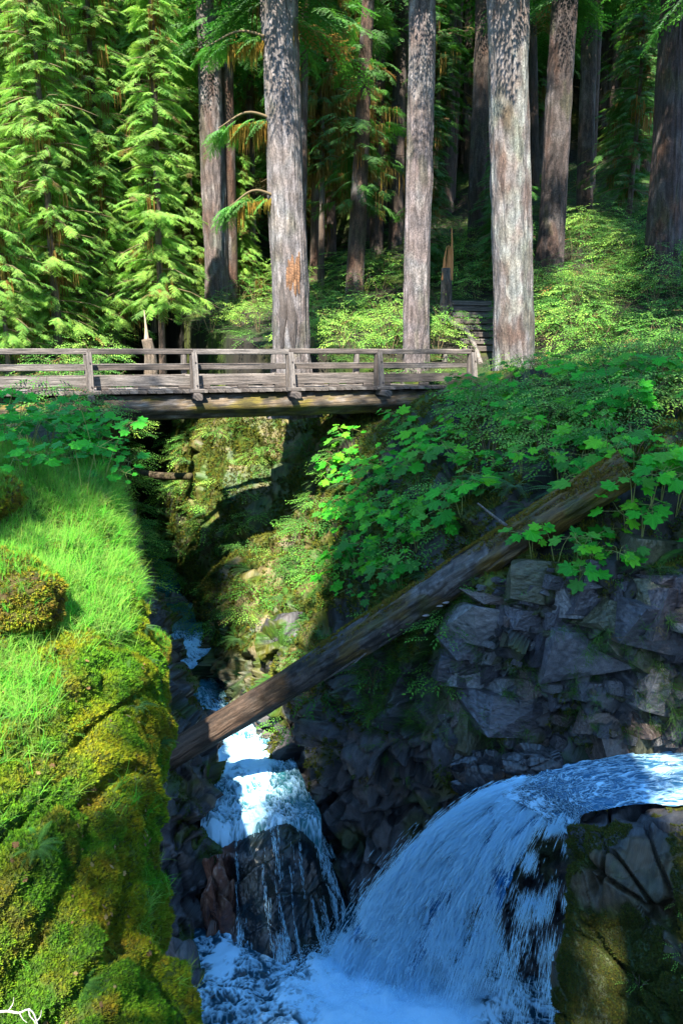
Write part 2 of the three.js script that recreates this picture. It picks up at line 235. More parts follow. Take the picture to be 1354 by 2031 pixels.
// ---------------------------------------------------------------- leaves, needles, blades: the shapes that are scattered
class Faces { constructor() { this.p = []; this.c = []; this.i = []; this.u = []; }
  tri(a, b, c, col) { const k = this.p.length / 3; this.p.push(a.x, a.y, a.z, b.x, b.y, b.z, c.x, c.y, c.z); for (let n = 0; n < 3; n++) this.c.push(...col); this.i.push(k, k + 1, k + 2); }
  quad(a, b, c, d, col) { this.tri(a, b, c, col); this.tri(a, c, d, col); }
  geo() { const g = new THREE.BufferGeometry(); g.setAttribute('position', new THREE.Float32BufferAttribute(this.p, 3)); g.setAttribute('color', new THREE.Float32BufferAttribute(this.c, 3)); g.setIndex(this.i); g.computeVertexNormals(); return g; } }
const X3 = (x, y, z) => new THREE.Vector3(x, y, z), WHITE = [1, 1, 1];
function mossTuft() { const f = new Faces(); for (let i = 0; i < 7; i++) { const a = i * 2.399, l = rr(0.03, 0.06), lean = rr(0.2, 0.8), w = 0.0055, d = X3(Math.cos(a) * lean, 1, Math.sin(a) * lean).normalize(), s = X3(-Math.sin(a), 0, Math.cos(a)).multiplyScalar(w), o = X3(Math.cos(a), 0, Math.sin(a)).multiplyScalar(0.012), t = o.clone().addScaledVector(d, l), m = o.clone().addScaledVector(d, l * 0.5); f.quad(o.clone().sub(s).setY(-0.01), o.clone().add(s).setY(-0.01), m.clone().addScaledVector(s, 1.2), m.clone().addScaledVector(s, -1.2), WHITE); f.tri(m.clone().addScaledVector(s, -1.2), m.clone().addScaledVector(s, 1.2), t, WHITE); } return f.geo(); }
const mossFurMat = leafMat(1, 1, 1, 0.25);
function grassTuft(n = 9) { const f = new Faces(); for (let i = 0; i < n; i++) { const a = rr(0, 6.28), l = rr(0.16, 0.36), bend = rr(0.25, 1.1), w = rr(0.003, 0.0065), o = X3(rr(-0.04, 0.04), 0, rr(-0.04, 0.04)), s = X3(-Math.sin(a), 0, Math.cos(a)), c = rr(0.8, 1.2), col = [c, c, c * rr(0.7, 1.1)]; let prev = null;
  for (let k = 0; k <= 4; k++) { const t = k / 4, q = o.clone().add(X3(Math.cos(a) * bend * l * t * t, l * t * (1 - 0.35 * bend * t * t), Math.sin(a) * bend * l * t * t)), ww = w * (1 - t * 0.95); const A = q.clone().addScaledVector(s, -ww), B = q.clone().addScaledVector(s, ww); if (prev) f.quad(prev[0], prev[1], B, A, col); prev = [A, B]; } } return f.geo(); }
function needleSpray(twigs, leaflets, droop, wide = 0.4) {
  const f = new Faces(), brown = [0.55, 0.38, 0.25]; let prev = null;
  const axis = (x) => X3(x, -droop * x * x, 0.03 * Math.sin(x * 9));
  for (let k = 0; k <= 6; k++) { const q = axis(k / 6), w = 0.008 * (1 - k / 7), A = q.clone().add(X3(0, 0, -w)), B = q.clone().add(X3(0, 0, w)); if (prev) f.quad(prev[0], prev[1], B, A, brown); prev = [A, B]; }
  for (let i = 0; i < twigs; i++) for (const s of [-1, 1]) {
    const x = (i + 0.5 + 0.25 * s + rr(-0.2, 0.2)) / twigs, o = axis(clamp(x, 0, 1)), l = wide * (0.35 + 0.65 * Math.sin(Math.PI * clamp(0.18 + x * 0.75))) * rr(0.7, 1.1), ang = rr(0.75, 1.1), d = X3(Math.cos(ang), rr(-0.35, 0.05) - droop * 0.5, Math.sin(ang) * s).normalize(), side = X3(-d.z, 0, d.x).normalize(), c = rr(0.75, 1.2), col = [c * rr(0.85, 1.15), c, c * rr(0.8, 1.2)];
    for (let k = 0; k < leaflets; k++) { const t = (k + 0.6) / leaflets, q = o.clone().addScaledVector(d, l * t).add(X3(0, -0.06 * l * t * t, 0)), len = (l * 0.16 + 0.012) * (1.1 - 0.5 * t) * rr(0.7, 1.2), wd = l / leaflets * 0.55;
      for (const e of [-1, 1]) { const tip = q.clone().addScaledVector(d, len * 0.75).addScaledVector(side, e * len * 0.75).add(X3(0, rr(-0.02, 0.01), 0)), b1 = q.clone().addScaledVector(d, -wd * 0.5), b2 = q.clone().addScaledVector(d, wd * 0.9); f.tri(b1, b2, tip, col); } }
    }
  return f.geo();
}
function ovalLeaf(f, o, d, up, l, w, col) { const s = d.clone().cross(up).normalize(), m = o.clone().addScaledVector(d, l * 0.45), t = o.clone().addScaledVector(d, l).addScaledVector(up, -0.18 * l), a = m.clone().addScaledVector(s, w / 2).addScaledVector(up, 0.06 * l), b = m.clone().addScaledVector(s, -w / 2).addScaledVector(up, 0.06 * l); f.tri(o, a, m, col); f.tri(a, t, m, col); f.tri(o, m, b, col); f.tri(m, t, b, col); }
function leafSpray(n, size) { // a flat twig with oval leaves on both sides
  const f = new Faces(), up = X3(0, 1, 0); for (let i = 0; i < n; i++) { const x = (i + 0.3) / n, s = i % 2 ? 1 : -1, o = X3(x, -0.12 * x * x + rr(-0.03, 0.03), 0.04 * s + rr(-0.06, 0.06)), a = rr(0.5, 1.1) * s, d = X3(Math.cos(a), rr(-0.2, 0.15), Math.sin(a)).normalize(), c = rr(0.75, 1.25); ovalLeaf(f, o, d, up.clone().add(X3(rr(-0.3, 0.3), 0, rr(-0.3, 0.3))).normalize(), size * rr(0.7, 1.2), size * rr(0.45, 0.6), [c * rr(0.85, 1.2), c, c]); }
  return f.geo();
}
function mapleLeaf(variant = 0) { const curl = [0.06, 0.14, 0.24, 0.10, 0.32, 0.18][variant]; // seven pointed toothed lobes round the leaf stalk; tip towards +x
  const out = [], lobes = [[-2.45, 0.5], [-1.62, 0.74], [-0.8, 0.95], [0, 1.05], [0.8, 0.95], [1.62, 0.74], [2.45, 0.5]];
  lobes.forEach(([a, r], i) => { const k = rr(0.93, 1.07); out.push([a - 0.28, r * 0.78], [a - 0.13, r * 0.88 * k], [a, r * k], [a + 0.13, r * 0.88 * k], [a + 0.28, r * 0.78]); if (i < 6) out.push([a + 0.41, 0.50 * (r + lobes[i + 1][1]) * 0.70]); });
  const f = new Faces(), o = X3(-0.12, 0, 0), P = out.map(([a, r]) => X3(Math.cos(a) * r, -curl * r * r + 0.06 * Math.cos(a * 7.7) * r + (variant % 2 ? 0.12 * Math.abs(Math.sin(a)) * r : 0) + rr(-0.03, 0.03), Math.sin(a) * r));
  for (let i = 0; i + 1 < P.length; i++) { const c = i % 6 === 2 ? 1.12 : 0.96; f.tri(o, P[i + 1], P[i], [c, c, c]); }
  return f.geo();
}
function frond(n = 22) { const f = new Faces(); const ax = (t) => X3(t, 0.42 * t - 0.62 * t * t, 0); let prev = null; for (let k = 0; k <= 8; k++) { const q = ax(k / 8), w = 0.006, A = q.clone().add(X3(0, 0, -w)), B = q.clone().add(X3(0, 0, w)); if (prev) f.quad(prev[0], prev[1], B, A, [0.8, 0.7, 0.4]); prev = [A, B]; }
  for (let i = 0; i < n; i++) { const t = 0.10 + 0.9 * i / n, o = ax(t), l = 0.17 * Math.sin(Math.PI * clamp(0.12 + 0.86 * t)) + 0.012; for (const s of [-1, 1]) { const c = rr(0.8, 1.15), tip = o.clone().add(X3(l * 0.28, -0.12 * l, s * l)); f.tri(o.clone().add(X3(-0.017, 0, 0)), o.clone().add(X3(0.017, 0, 0)), tip, [c, c, c]); } } return f.geo(); }
function mossHang() { const f = new Faces(); for (let i = 0; i < 16; i++) { const a = rr(0, 6.28), r = rr(0, 0.09), l = rr(0.15, 0.55), w = rr(0.008, 0.02), o = X3(Math.cos(a) * r * 2, rr(-0.03, 0.03), Math.sin(a) * r), s = X3(Math.cos(a * 3), 0, Math.sin(a * 3)).multiplyScalar(w), m = o.clone().add(X3(rr(-0.03, 0.03), -l * 0.5, rr(-0.03, 0.03))), t = m.clone().add(X3(rr(-0.03, 0.03), -l * 0.5, rr(-0.03, 0.03))), c = rr(0.7, 1.2), col = [c, c, c]; f.quad(o.clone().sub(s), o.clone().add(s), m.clone().add(s), m.clone().sub(s), col); f.tri(m.clone().sub(s), m.clone().add(s), t, col); } return f.geo(); }
const SPRAY = [needleSpray(21, 9, 0.28), needleSpray(20, 9, 0.45), needleSpray(20, 8, 0.18, 0.46)], FARSPRAY = [needleSpray(12, 6, 0.3, 0.5), needleSpray(12, 6, 0.45, 0.5)], TWIG = [leafSpray(15, 0.14), leafSpray(18, 0.12)], MAPLE = [0, 1, 2, 3, 4, 5].map(mapleLeaf), FROND = [frond(), frond(24)], TUFT = [grassTuft(), grassTuft(7), grassTuft(11)], HANG = [mossHang(), mossHang()];

// ---------------------------------------------------------------- sheets of land: measured points in metres, joined by smooth curves
function crom(a, b, c, d, t) { return 0.5 * ((2 * b) + (-a + c) * t + (2 * a - 5 * b + 4 * c - d) * t * t + (-a + 3 * b - 3 * c + d) * t * t * t); }
class Sheet {                                // v runs along rows, u along columns, both 0..1
  constructor(grid) { this.g = grid; this.R = grid.length; this.K = grid[0].length; }
  raw(u, v) {
    const { g, R, K } = this, x = clamp(u) * (K - 1), y = clamp(v) * (R - 1), i = Math.min(K - 2, Math.floor(x)), j = Math.min(R - 2, Math.floor(y)), tx = x - i, ty = y - j, out = [0, 0, 0];
    const ci = (n) => clamp(n, 0, K - 1), cj = (n) => clamp(n, 0, R - 1);
    for (let c = 0; c < 3; c++) {
      const q = [];
      for (let m = -1; m <= 2; m++) { const r = g[cj(j + m)]; q.push(crom(r[ci(i - 1)][c], r[ci(i)][c], r[ci(i + 1)][c], r[ci(i + 2)][c], tx)); }
      out[c] = crom(...q, ty);
    }
    return new THREE.Vector3(...out);
  }
  normal(u, v) {
    const e = 0.004, a = this.raw(u + e, v).sub(this.raw(u - e, v)), b = this.raw(u, v + e).sub(this.raw(u, v - e)), n = a.cross(b).normalize();
    return this.flip ? n.negate() : n;
  }
  at(u, v) { const p = this.raw(u, v), n = this.normal(u, v); if (this.disp) p.addScaledVector(n, this.disp(p, n, u, v)); return { p, n }; }
  build(nu, nv, uvScale, disp, color) {
    this.disp = disp;
    const mid = this.raw(0.5, 0.5), n0 = this.normal(0.5, 0.5);
    if (n0.dot(new THREE.Vector3().subVectors(new THREE.Vector3(0, 1.15, 0), mid)) < 0) this.flip = true;
    const pos = [], uv = [], col = [], idx = [];
    for (let j = 0; j <= nv; j++) for (let i = 0; i <= nu; i++) {
      const u = i / nu, v = j / nv, r = this.raw(u, v), { p, n } = this.at(u, v);
      pos.push(p.x, p.y, p.z);
      uv.push((r.x + r.z * 0.6) * uvScale, (r.y + r.z * 0.5) * uvScale);
      col.push(...color(p, n, u, v));
    }
    for (let j = 0; j < nv; j++) for (let i = 0; i < nu; i++) {
      const a = j * (nu + 1) + i, b = a + 1, c = a + nu + 1, d = c + 1;
      if (this.flip) idx.push(a, b, c, b, d, c); else idx.push(a, c, b, b, c, d);
    }
    const g = new THREE.BufferGeometry();
    g.setAttribute('position', new THREE.Float32BufferAttribute(pos, 3)); g.setAttribute('uv', new THREE.Float32BufferAttribute(uv, 2)); g.setAttribute('color', new THREE.Float32BufferAttribute(col, 3));
    g.setIndex(idx); g.computeVertexNormals();
    return g;
  }
}
function structure(name, geo, material, label) { const m = new THREE.Mesh(geo, material); top(m, name); return tag(m, label, null, null, 'structure'); }

const ROCK = [0.17, 0.165, 0.175], ROCK2 = [0.30, 0.29, 0.30], RUST = [0.20, 0.13, 0.09], MOSSY = [0.19, 0.235, 0.006], MOSSG = [0.065, 0.20, 0.006], MOSSB = [0.19, 0.14, 0.012], EARTH = [0.055, 0.045, 0.03];
function rockColor(p) { const a = smooth(-0.25, 0.3, fbm(p.x * 0.9, p.y * 0.9, p.z * 0.9, 3)), b = smooth(0.05, 0.35, fbm(p.x * 1.7 + 9, p.y * 1.7, p.z * 1.7, 3)); const c = cell(p.x, p.y, p.z, 2.2).id; return mixc(mixc(mixc(ROCK, ROCK2, a), RUST, b * 0.8), [0.10, 0.10, 0.12], c * 0.5); }
function mossColor(p) { const a = smooth(-0.2, 0.25, fbm(p.x * 1.3, p.y * 1.3 + 3, p.z * 1.3, 4)), b = smooth(0.02, 0.3, fbm(p.x * 2.1 + 5, p.y * 2.1, p.z * 2.1, 4)); return mixc(mixc(MOSSG, MOSSY, a), MOSSB, b * 0.55); }

// left bank: moss over rock with long lobes running down it
const leftBank = new Sheet(LEFT_BANK);
{
  const disp = (p, n, u, v) => {
    // lobes hang down the slope: stretched along it, swollen between narrow clefts
    const a = (p.x + 0.35 * p.z) * 1.35 + 0.5 * fbm(p.x * 0.8, p.y * 0.8, p.z * 0.8, 2), b = (p.y + 0.5 * p.z) * 0.28;
    const lobe = n3(a * 1.6, b * 2.2, 3.3), lump = fbm(p.x * 1.9, p.y * 1.5, p.z * 1.9, 4);
    const cl = 1 - Math.abs(n3(a * 2.1 + 7, b * 2.6, 1.3)) * 2.2;
    return (0.42 * Math.pow(Math.abs(lobe), 0.6) - 0.16 * smooth(0.55, 0.98, cl)) * smooth(0.3, 0.5, v) + 0.34 * lump + 0.14 * fbm(p.x * 4.5, p.y * 4.5, p.z * 4.5, 3) - 0.12;
  };
  const col = (p, n, u, v) => { const m = mossColor(p), k = smooth(0.80, 0.92, u + 0.10 * fbm(p.x * 2, p.y * 2, p.z * 2, 3)); return mixc(m, rockColor(p).map((c) => c * 0.8), k); };
  structure('mossy_bank', leftBank.build(230, 420, 0.9, disp, col), M.moss, 'steep mossy bank with long grass beside the gorge');
}
// rock wall left of the stream
const leftWall = new Sheet(LEFT_WALL);
{
  const disp = (p, n) => 0.22 * fbm(p.x * 0.8, p.y * 0.8, p.z * 0.8, 3) + facets(p, 1.3, 0.14) + facets(p, 3.1, 0.05);
  const col = (p) => mixc(rockColor(p), mossColor(p), 0.8 * smooth(0.02, 0.2, fbm(p.x * 0.8 + 4, p.y * 0.8, p.z * 0.8, 4)));
  structure('gorge_rock_wall', leftWall.build(120, 260, 0.8, disp, col), M.rock, 'dark fractured rock wall of the gorge under the fallen log');
}
// right bank and right gorge wall
const rightBank = new Sheet(RIGHT_BANK);
{
  const disp = (p, n, u, v) => {
    const low = smooth(0.32, 0.5, v);
    return 0.35 * fbm(p.x * 0.7, p.y * 0.5, p.z * 0.7, 3) + 0.10 * fbm(p.x * 2.5, p.y * 2.5, p.z * 2.5, 3) + low * (facets(p, 1.1, 0.16) + facets(p, 2.9, 0.05)) + (1 - low) * 0.5 * facets(p, 0.9, 0.12);
  };
  const col = (p, n, u, v) => {
    const rocky = clamp(smooth(0.40, 0.56, v + 0.12 * fbm(p.x, p.y, p.z, 3)) + 0.5 * smooth(0.1, 0.3, fbm(p.x * 0.7, p.y * 0.7 + 8, p.z * 0.7, 3)));
    const mossk = smooth(-0.05, 0.12, fbm(p.x * 0.9 + 2, p.y * 0.9, p.z * 0.9, 4));
    const green = u < 0.42 ? mixc(mossColor(p), [0.36, 0.29, 0.10], smooth(-0.1, 0.2, fbm(p.x * 1.4, p.y * 0.7 + 3, p.z * 1.4, 4))) : mixc(EARTH, mossColor(p), mossk);  // lighter ochre puts the sunlight on the far wall into its colour
    const rock = mixc(rockColor(p), mossColor(p), 0.55 * smooth(0.08, 0.25, fbm(p.x * 0.9, p.y * 0.9, p.z * 0.9 + 6, 4)));
    return mixc(green, rock, rocky);
  };
  structure('gorge_bank', rightBank.build(300, 380, 0.7, disp, col), M.rock, 'steep far bank of the gorge under the bridge');
}
// rock under the lip of the waterfall
const nearRock = new Sheet(NEAR_ROCK);
{
  const disp = (p, n, u, v) => {
    const seam = smooth(0.8, 0.97, 1 - Math.abs(n3(p.x * 1.9 + p.y * 0.35, p.y * 0.45, p.z * 0.8)) * 3) + smooth(0.86, 0.98, 1 - Math.abs(n3(p.x * 0.6, p.y * 1.5 + 5, p.z * 0.6)) * 3);
    return 0.30 * fbm(p.x * 1.7, p.y * 0.5, p.z * 1.4, 3) + 0.15 * facets(p, 1.4, 0.1) - 0.16 * seam + 0.03 * fbm(p.x * 6, p.y * 6, p.z * 6, 3);
  };
  const col = (p, n, u, v) => {
    const a = fbm(p.x * 1.1 + 7, p.y * 0.8, p.z * 1.1, 4), b = fbm(p.x * 2.4, p.y * 1.2 + 2, p.z * 2.4, 4);
    const warm = mixc([0.13, 0.105, 0.05], [0.22, 0.135, 0.065], smooth(-0.1, 0.3, b));
    const m = mixc(warm, [0.11, 0.16, 0.015], smooth(-0.18, 0.08, a));
    return mixc(mixc(rockColor(p), [0.09, 0.10, 0.12], 0.5), m, smooth(0.12, 0.26, v + 0.15 * b));
  };
  structure('mossy_rock', nearRock.build(150, 260, 0.9, disp, col), M.rock, 'mossy rock shoulder beside the waterfall lip');
}
// wet boulder that the stream slides over
const ledge = new Sheet(LEDGE);
{
  const disp = (p, n) => 0.16 * fbm(p.x * 1.0, p.y * 0.5, p.z * 0.8, 3) + 0.22 * facets(p, 1.4, 0.07) + 0.035 * fbm(p.x * 8, p.y * 2.2, p.z * 3, 3);
  const col = (p, n, u) => { const a = smooth(0.0, 0.25, fbm(p.x * 2, p.y * 1.4, p.z * 2, 4)); const red = 1 - smooth(0.10, 0.30, u + 0.1 * fbm(p.x * 3, p.y * 3, p.z * 3, 3)); return mixc(mixc([0.012, 0.035, 0.05], [0.045, 0.06, 0.05], a), [0.30, 0.12, 0.08], red); };
  const o = new THREE.Mesh(ledge.build(130, 150, 0.9, disp, col), M.wetRock);
  tag(top(o, 'wet_boulder'), 'dark wet boulder with a reddish flank under the stream', 'boulder');
}
// forest floor beyond the bridge, with the gorge cut into it
const along = (pts, x) => { if (x <= pts[0][0]) return pts[0][1]; for (let i = 1; i < pts.length; i++) if (x <= pts[i][0]) return lerp(pts[i - 1][1], pts[i][1], (x - pts[i - 1][0]) / (pts[i][0] - pts[i - 1][0])); return pts[pts.length - 1][1]; };
const backEdge = [[-7.9, 36], [-4.9, 29], [-3.1, 26.5], [-1.27, 25], [0.36, 23.8], [2.54, 22.3], [4.34, 20.5], [6.3, 18.5], [8, 17], [10.7, 16], [30, 14]];
const leftEdge = [[14, -4.6], [16.5, -5.2], [18, -5.5], [20.5, -6.0], [24, -7.0], [30, -8.9], [36, -12], [38, -13]];
function ground(x, D) {
  const a = 0.30 + (x < 0 ? 0.013 : 0.023) * clamp(x, -14, 6.5);
  let h = D < 21.5 ? 0.1 - (21.5 - D) * 0.11 : 0.15 + a * (D - 21.5);
  h += 0.16 * Math.max(0, Math.min(x, 16) - 5.5) * smooth(15, 25, D) + 0.55 * Math.max(0, D - 44);
  return h + 0.35 * fbm(x * 0.25, 0, D * 0.25, 3);
}
function inGorge(x, D) { return D < 36.5 && x > along(leftEdge, D) - 0.2 && D < along(backEdge, x) - 0.5; }
{
  const xs = [], ds = [];
  for (let x = -60; x < 60; x += Math.abs(x) < 14 ? 0.4 : 2.5) xs.push(x);
  for (let d = 13.5; d < 130; d += d < 38 ? 0.4 : 2.5) ds.push(d);
  const pos = [], col = [], uv = [], idx = [];
  for (const d of ds) for (const x of xs) {
    const y = inGorge(x, d) ? -8.6 : ground(x, d) + 0.12 * fbm(x * 1.4, 2, d * 1.4, 3);
    pos.push(x, y, -d); uv.push(x * 0.5, d * 0.5);
    col.push(...mixc(EARTH, mossColor(new THREE.Vector3(x * 0.4, y * 0.4, d * 0.4)).map((c) => c * 0.7), smooth(-0.15, 0.15, fbm(x * 0.5, 1, d * 0.5, 3))));
  }
  for (let j = 0; j + 1 < ds.length; j++) for (let i = 0; i + 1 < xs.length; i++) { const a = j * xs.length + i, b = a + 1, c = a + xs.length, d = c + 1; idx.push(a, b, c, b, d, c); }
  const g = new THREE.BufferGeometry();
  g.setAttribute('position', new THREE.Float32BufferAttribute(pos, 3)); g.setAttribute('uv', new THREE.Float32BufferAttribute(uv, 2)); g.setAttribute('color', new THREE.Float32BufferAttribute(col, 3));
  g.setIndex(idx); g.computeVertexNormals();
  structure('forest_floor', g, M.soil, 'dark forest floor rising behind the bridge');
  const gp = new THREE.PlaneGeometry(600, 600); gp.rotateX(-Math.PI / 2); gp.translate(0, -13, -60);
  structure('ground', gp, std({ color: C(0.05, 0.05, 0.04), roughness: 1 }), 'dark ground under the gorge reaching the horizon');
  // the rock the viewpoint stands on
  const vp = new Sheet([[[-14, -0.5, 9], [-5, -0.5, 9], [5, -0.5, 9], [14, -0.5, 9]], [[-14, -0.6, 0.4], [-5, -0.6, 0.4], [5, -0.6, 0.4], [14, -0.6, 0.4]], [[-14, -3, -0.4], [-5, -3, -0.4], [5, -3, -0.4], [14, -3, -0.4]], [[-14, -11.5, -1.2], [-5, -11.5, -1.2], [5, -11.5, -1.2], [14, -11.5, -1.2]]]);
  structure('viewpoint_rock', vp.build(60, 60, 0.5, (p) => 0.2 * fbm(p.x, p.y, p.z, 3), (p) => rockColor(p)), M.rock, 'rock edge at the near side of the gorge');
}

// ---------------------------------------------------------------- water
const FOAM = [0.45, 0.76, 0.97];
function foamTex(w, h, sx, sy, cover, body, k) {
  // froth lies in torn strings: domain-warped ridges over patches; the froth is white, the water between it dark
  const f = new Float32Array(w * h);
  for (let j = 0; j < h; j++) for (let i = 0; i < w; i++) {
    const u = i / w * sx, v = j / h * sy, wx = pfbm(u, v, sx, sy, 3, k) * 2.4, wy = pfbm(u, v, sx, sy, 3, k + 7) * 2.4;
    const r1 = 1 - Math.abs(pfbm(u * 2 + wx, v * 2 + wy, sx * 2, sy * 2, 4, k + 11) - 0.47) * 7, r2 = 1 - Math.abs(pfbm(u * 4 + wy, v * 4 + wx, sx * 4, sy * 4, 3, k + 17) - 0.44) * 6, patch = pfbm(u, v, sx, sy, 3, k + 23);
    const c = cover(i / w, j / h, patch);
    const tear = smooth(0.25, 0.62, pfbm(u * 9 + wx, v * 9 + wy, sx * 9, sy * 9, 3, k + 41) + 0.35 * c);
    f[j * w + i] = clamp(tear * Math.max(smooth(0.2, 1, r1), 0.8 * smooth(0.3, 1, r2)) * smooth(0.0, 0.45, c) + smooth(0.55, 0.95, c + 0.5 * (pfbm(u * 3 + wx, v * 3, sx * 3, sy * 3, 4, k + 29) - 0.45)));
  }
  const get = (u, v) => f[Math.min(h - 1, Math.floor(v * h)) * w + Math.min(w - 1, Math.floor(u * w))];
  const srgb = (x) => x <= 0.0031308 ? 12.92 * x : 1.055 * Math.pow(x, 1 / 2.4) - 0.055;
  const map = tex(w, h, (u, v) => mixc(body, FOAM, get(u, v)).map(srgb)), rough = tex(w, h, (u, v) => grey(0.06 + 0.75 * get(u, v)), false), bump = tex(w, h, (u, v) => grey(get(u, v)), false);
  for (const t of [map, rough, bump]) t.wrapS = t.wrapT = THREE.ClampToEdgeWrapping;
  return { mat: new THREE.MeshStandardMaterial({ map, roughnessMap: rough, roughness: 1, bumpMap: bump, bumpScale: 0.03 }), get };
}
function waterSheet(at, nu, nv) {            // at(u, v) -> point
  const pos = [], uv = [], idx = [];
  for (let j = 0; j <= nv; j++) for (let i = 0; i <= nu; i++) { const p = at(i / nu, j / nv); pos.push(p.x, p.y, p.z); uv.push(i / nu, j / nv); }
  for (let j = 0; j < nv; j++) for (let i = 0; i < nu; i++) { const a = j * (nu + 1) + i, b = a + 1, c = a + nu + 1, d = c + 1; idx.push(a, b, c, b, d, c); }
  const g = new THREE.BufferGeometry(); g.setAttribute('position', new THREE.Float32BufferAttribute(pos, 3)); g.setAttribute('uv', new THREE.Float32BufferAttribute(uv, 2)); g.setIndex(idx); g.computeVertexNormals();
  return g;
}
// plunge pool
const POOL_Y = -9.35;
{
  const foot = (x, z) => Math.hypot((x - 0.9) / 1.7, (z + 10.7) / 1.25), bank = (x, z) => Math.hypot((x + 2.0) / 0.55, (z + 11.6) / 0.9);
  const X = (u) => lerp(-4.5, 6, u), Z = (v) => lerp(-13.6, 0.5, v);
  const f = foamTex(1050, 1410, 18, 25, (u, v, patch) => { const x = X(u), z = Z(v); return clamp(1.25 - 0.85 * foot(x, z)) * 1.1 + clamp(0.9 - 0.55 * bank(x, z)) + 0.9 * (patch - 0.46) + 0.35 * smooth(-11.6, -10.2, z); }, [0.004, 0.045, 0.075], 100);
  const g = waterSheet((u, v) => { const x = X(u), z = Z(v), k = clamp(1.5 - foot(x, z) * 0.6); return new THREE.Vector3(x, POOL_Y + (0.05 + 0.22 * k) * fbm(x * 1.6, 1, z * 1.6, 4) + 0.05 * f.get(u, v), z); }, 300, 380);
  structure('plunge_pool_water', g, f.mat, 'deep blue frothing plunge pool under the waterfall');
}
// stream through the gorge
const stream = new Sheet(STREAM);
{
  // v = 0 by the boulder, v = 1 far down the gorge; froth where the water drops
  const f = foamTex(420, 1500, 8, 40, (u, v, patch) => {
    const near = smooth(0.0, 0.02, v) * (1 - smooth(0.12, 0.25, v)) * (1 - 0.75 * smooth(0.62, 0.85, u)), mid = 0.55 * smooth(0.1, 0.2, v) * (1 - smooth(0.28, 0.40, v)), step = smooth(0.42, 0.455, v) * (1 - smooth(0.60, 0.66, v));
    return 0.60 * near + mid + 0.75 * step + 0.7 * (patch - 0.46) + 0.12 * (1 - smooth(0.6, 0.65, v));
  }, [0.03, 0.15, 0.18], 300);
  stream.build(4, 4, 1, null, () => [1, 1, 1]);
  const g = waterSheet((u, v) => { const lip = 0.035 + 0.03 * n3(u * 7, 1, 2) + 0.015 * n3(u * 21, 4, 2), p = stream.raw(u, Math.max(v, lip * 0.4)), rough = 1 - smooth(0.6, 0.7, v); p.y -= 0.75 * Math.pow(1 - smooth(0, lip, v), 2); p.z += 0.25 * (1 - smooth(0, lip, v)); p.y += 0.2 + (0.04 + 0.20 * rough) * fbm(p.x * 2.2, 3, p.z * 2.2, 4) + 0.07 * f.get(u, v) + 0.10 * smooth(0.02, 0.09, v) * (1 - smooth(0.09, 0.2, v)); return p; }, 150, 700);
  structure('stream_water', g, f.mat, 'teal stream with white rapids in the narrow gorge');
}
// river on the shelf and its fall
const LIP_FAR = new THREE.Vector3(2.95, -5.28, -10.55), LIP_NEAR = new THREE.Vector3(3.45, -5.42, -9.72);
function fallPoint(s, t) {                   // s 0 far edge .. 1 near edge, t seconds after the lip
  const p = new THREE.Vector3().lerpVectors(LIP_FAR, LIP_NEAR, s), vx = lerp(-2.65, -0.30, Math.pow(s, 0.75)), vz = lerp(-0.75, 0.2, s);
  return p.add(new THREE.Vector3(vx * t, -lerp(1.0, 0.8, s) * t - lerp(2.35, 2.9, s) * t * t, vz * t));   // it slides down the rock before it drops
}
{
  const f = foamTex(1000, 420, 9, 8, (u, v, patch) => 0.42 + 0.30 * smooth(0.5, 1, u) + 0.8 * (patch - 0.46), [0.03, 0.12, 0.22], 500);
  const far = [new THREE.Vector3(11, -4.9, -11.3), new THREE.Vector3(5.4, -5.05, -10.95), new THREE.Vector3(4.2, -5.12, -10.85), new THREE.Vector3(3.3, -5.2, -10.68)], near = [new THREE.Vector3(11, -4.9, -9.0), new THREE.Vector3(5.0, -5.05, -9.5), new THREE.Vector3(4.1, -5.15, -9.62), new THREE.Vector3(3.62, -5.3, -9.7)];
  const A = new THREE.CatmullRomCurve3([...far, fallPoint(0, 0), fallPoint(0, 0.12), fallPoint(0, 0.24)]), B = new THREE.CatmullRomCurve3([...near, fallPoint(1, 0), fallPoint(1, 0.12), fallPoint(1, 0.24)]);
  const g = waterSheet((u, v) => { const k = Math.pow(u, 0.6), p = A.getPoint(k).lerp(B.getPoint(k), v); p.y += 0.13 * fbm(p.x * 1.3, 5, p.z * 3.4, 4) + 0.02 * f.get(u, v) + 0.09 * Math.sin(Math.PI * v); return p; }, 320, 110);
  structure('river_water', g, f.mat, 'blue river rushing over the rock shelf to the lip of the fall');
}
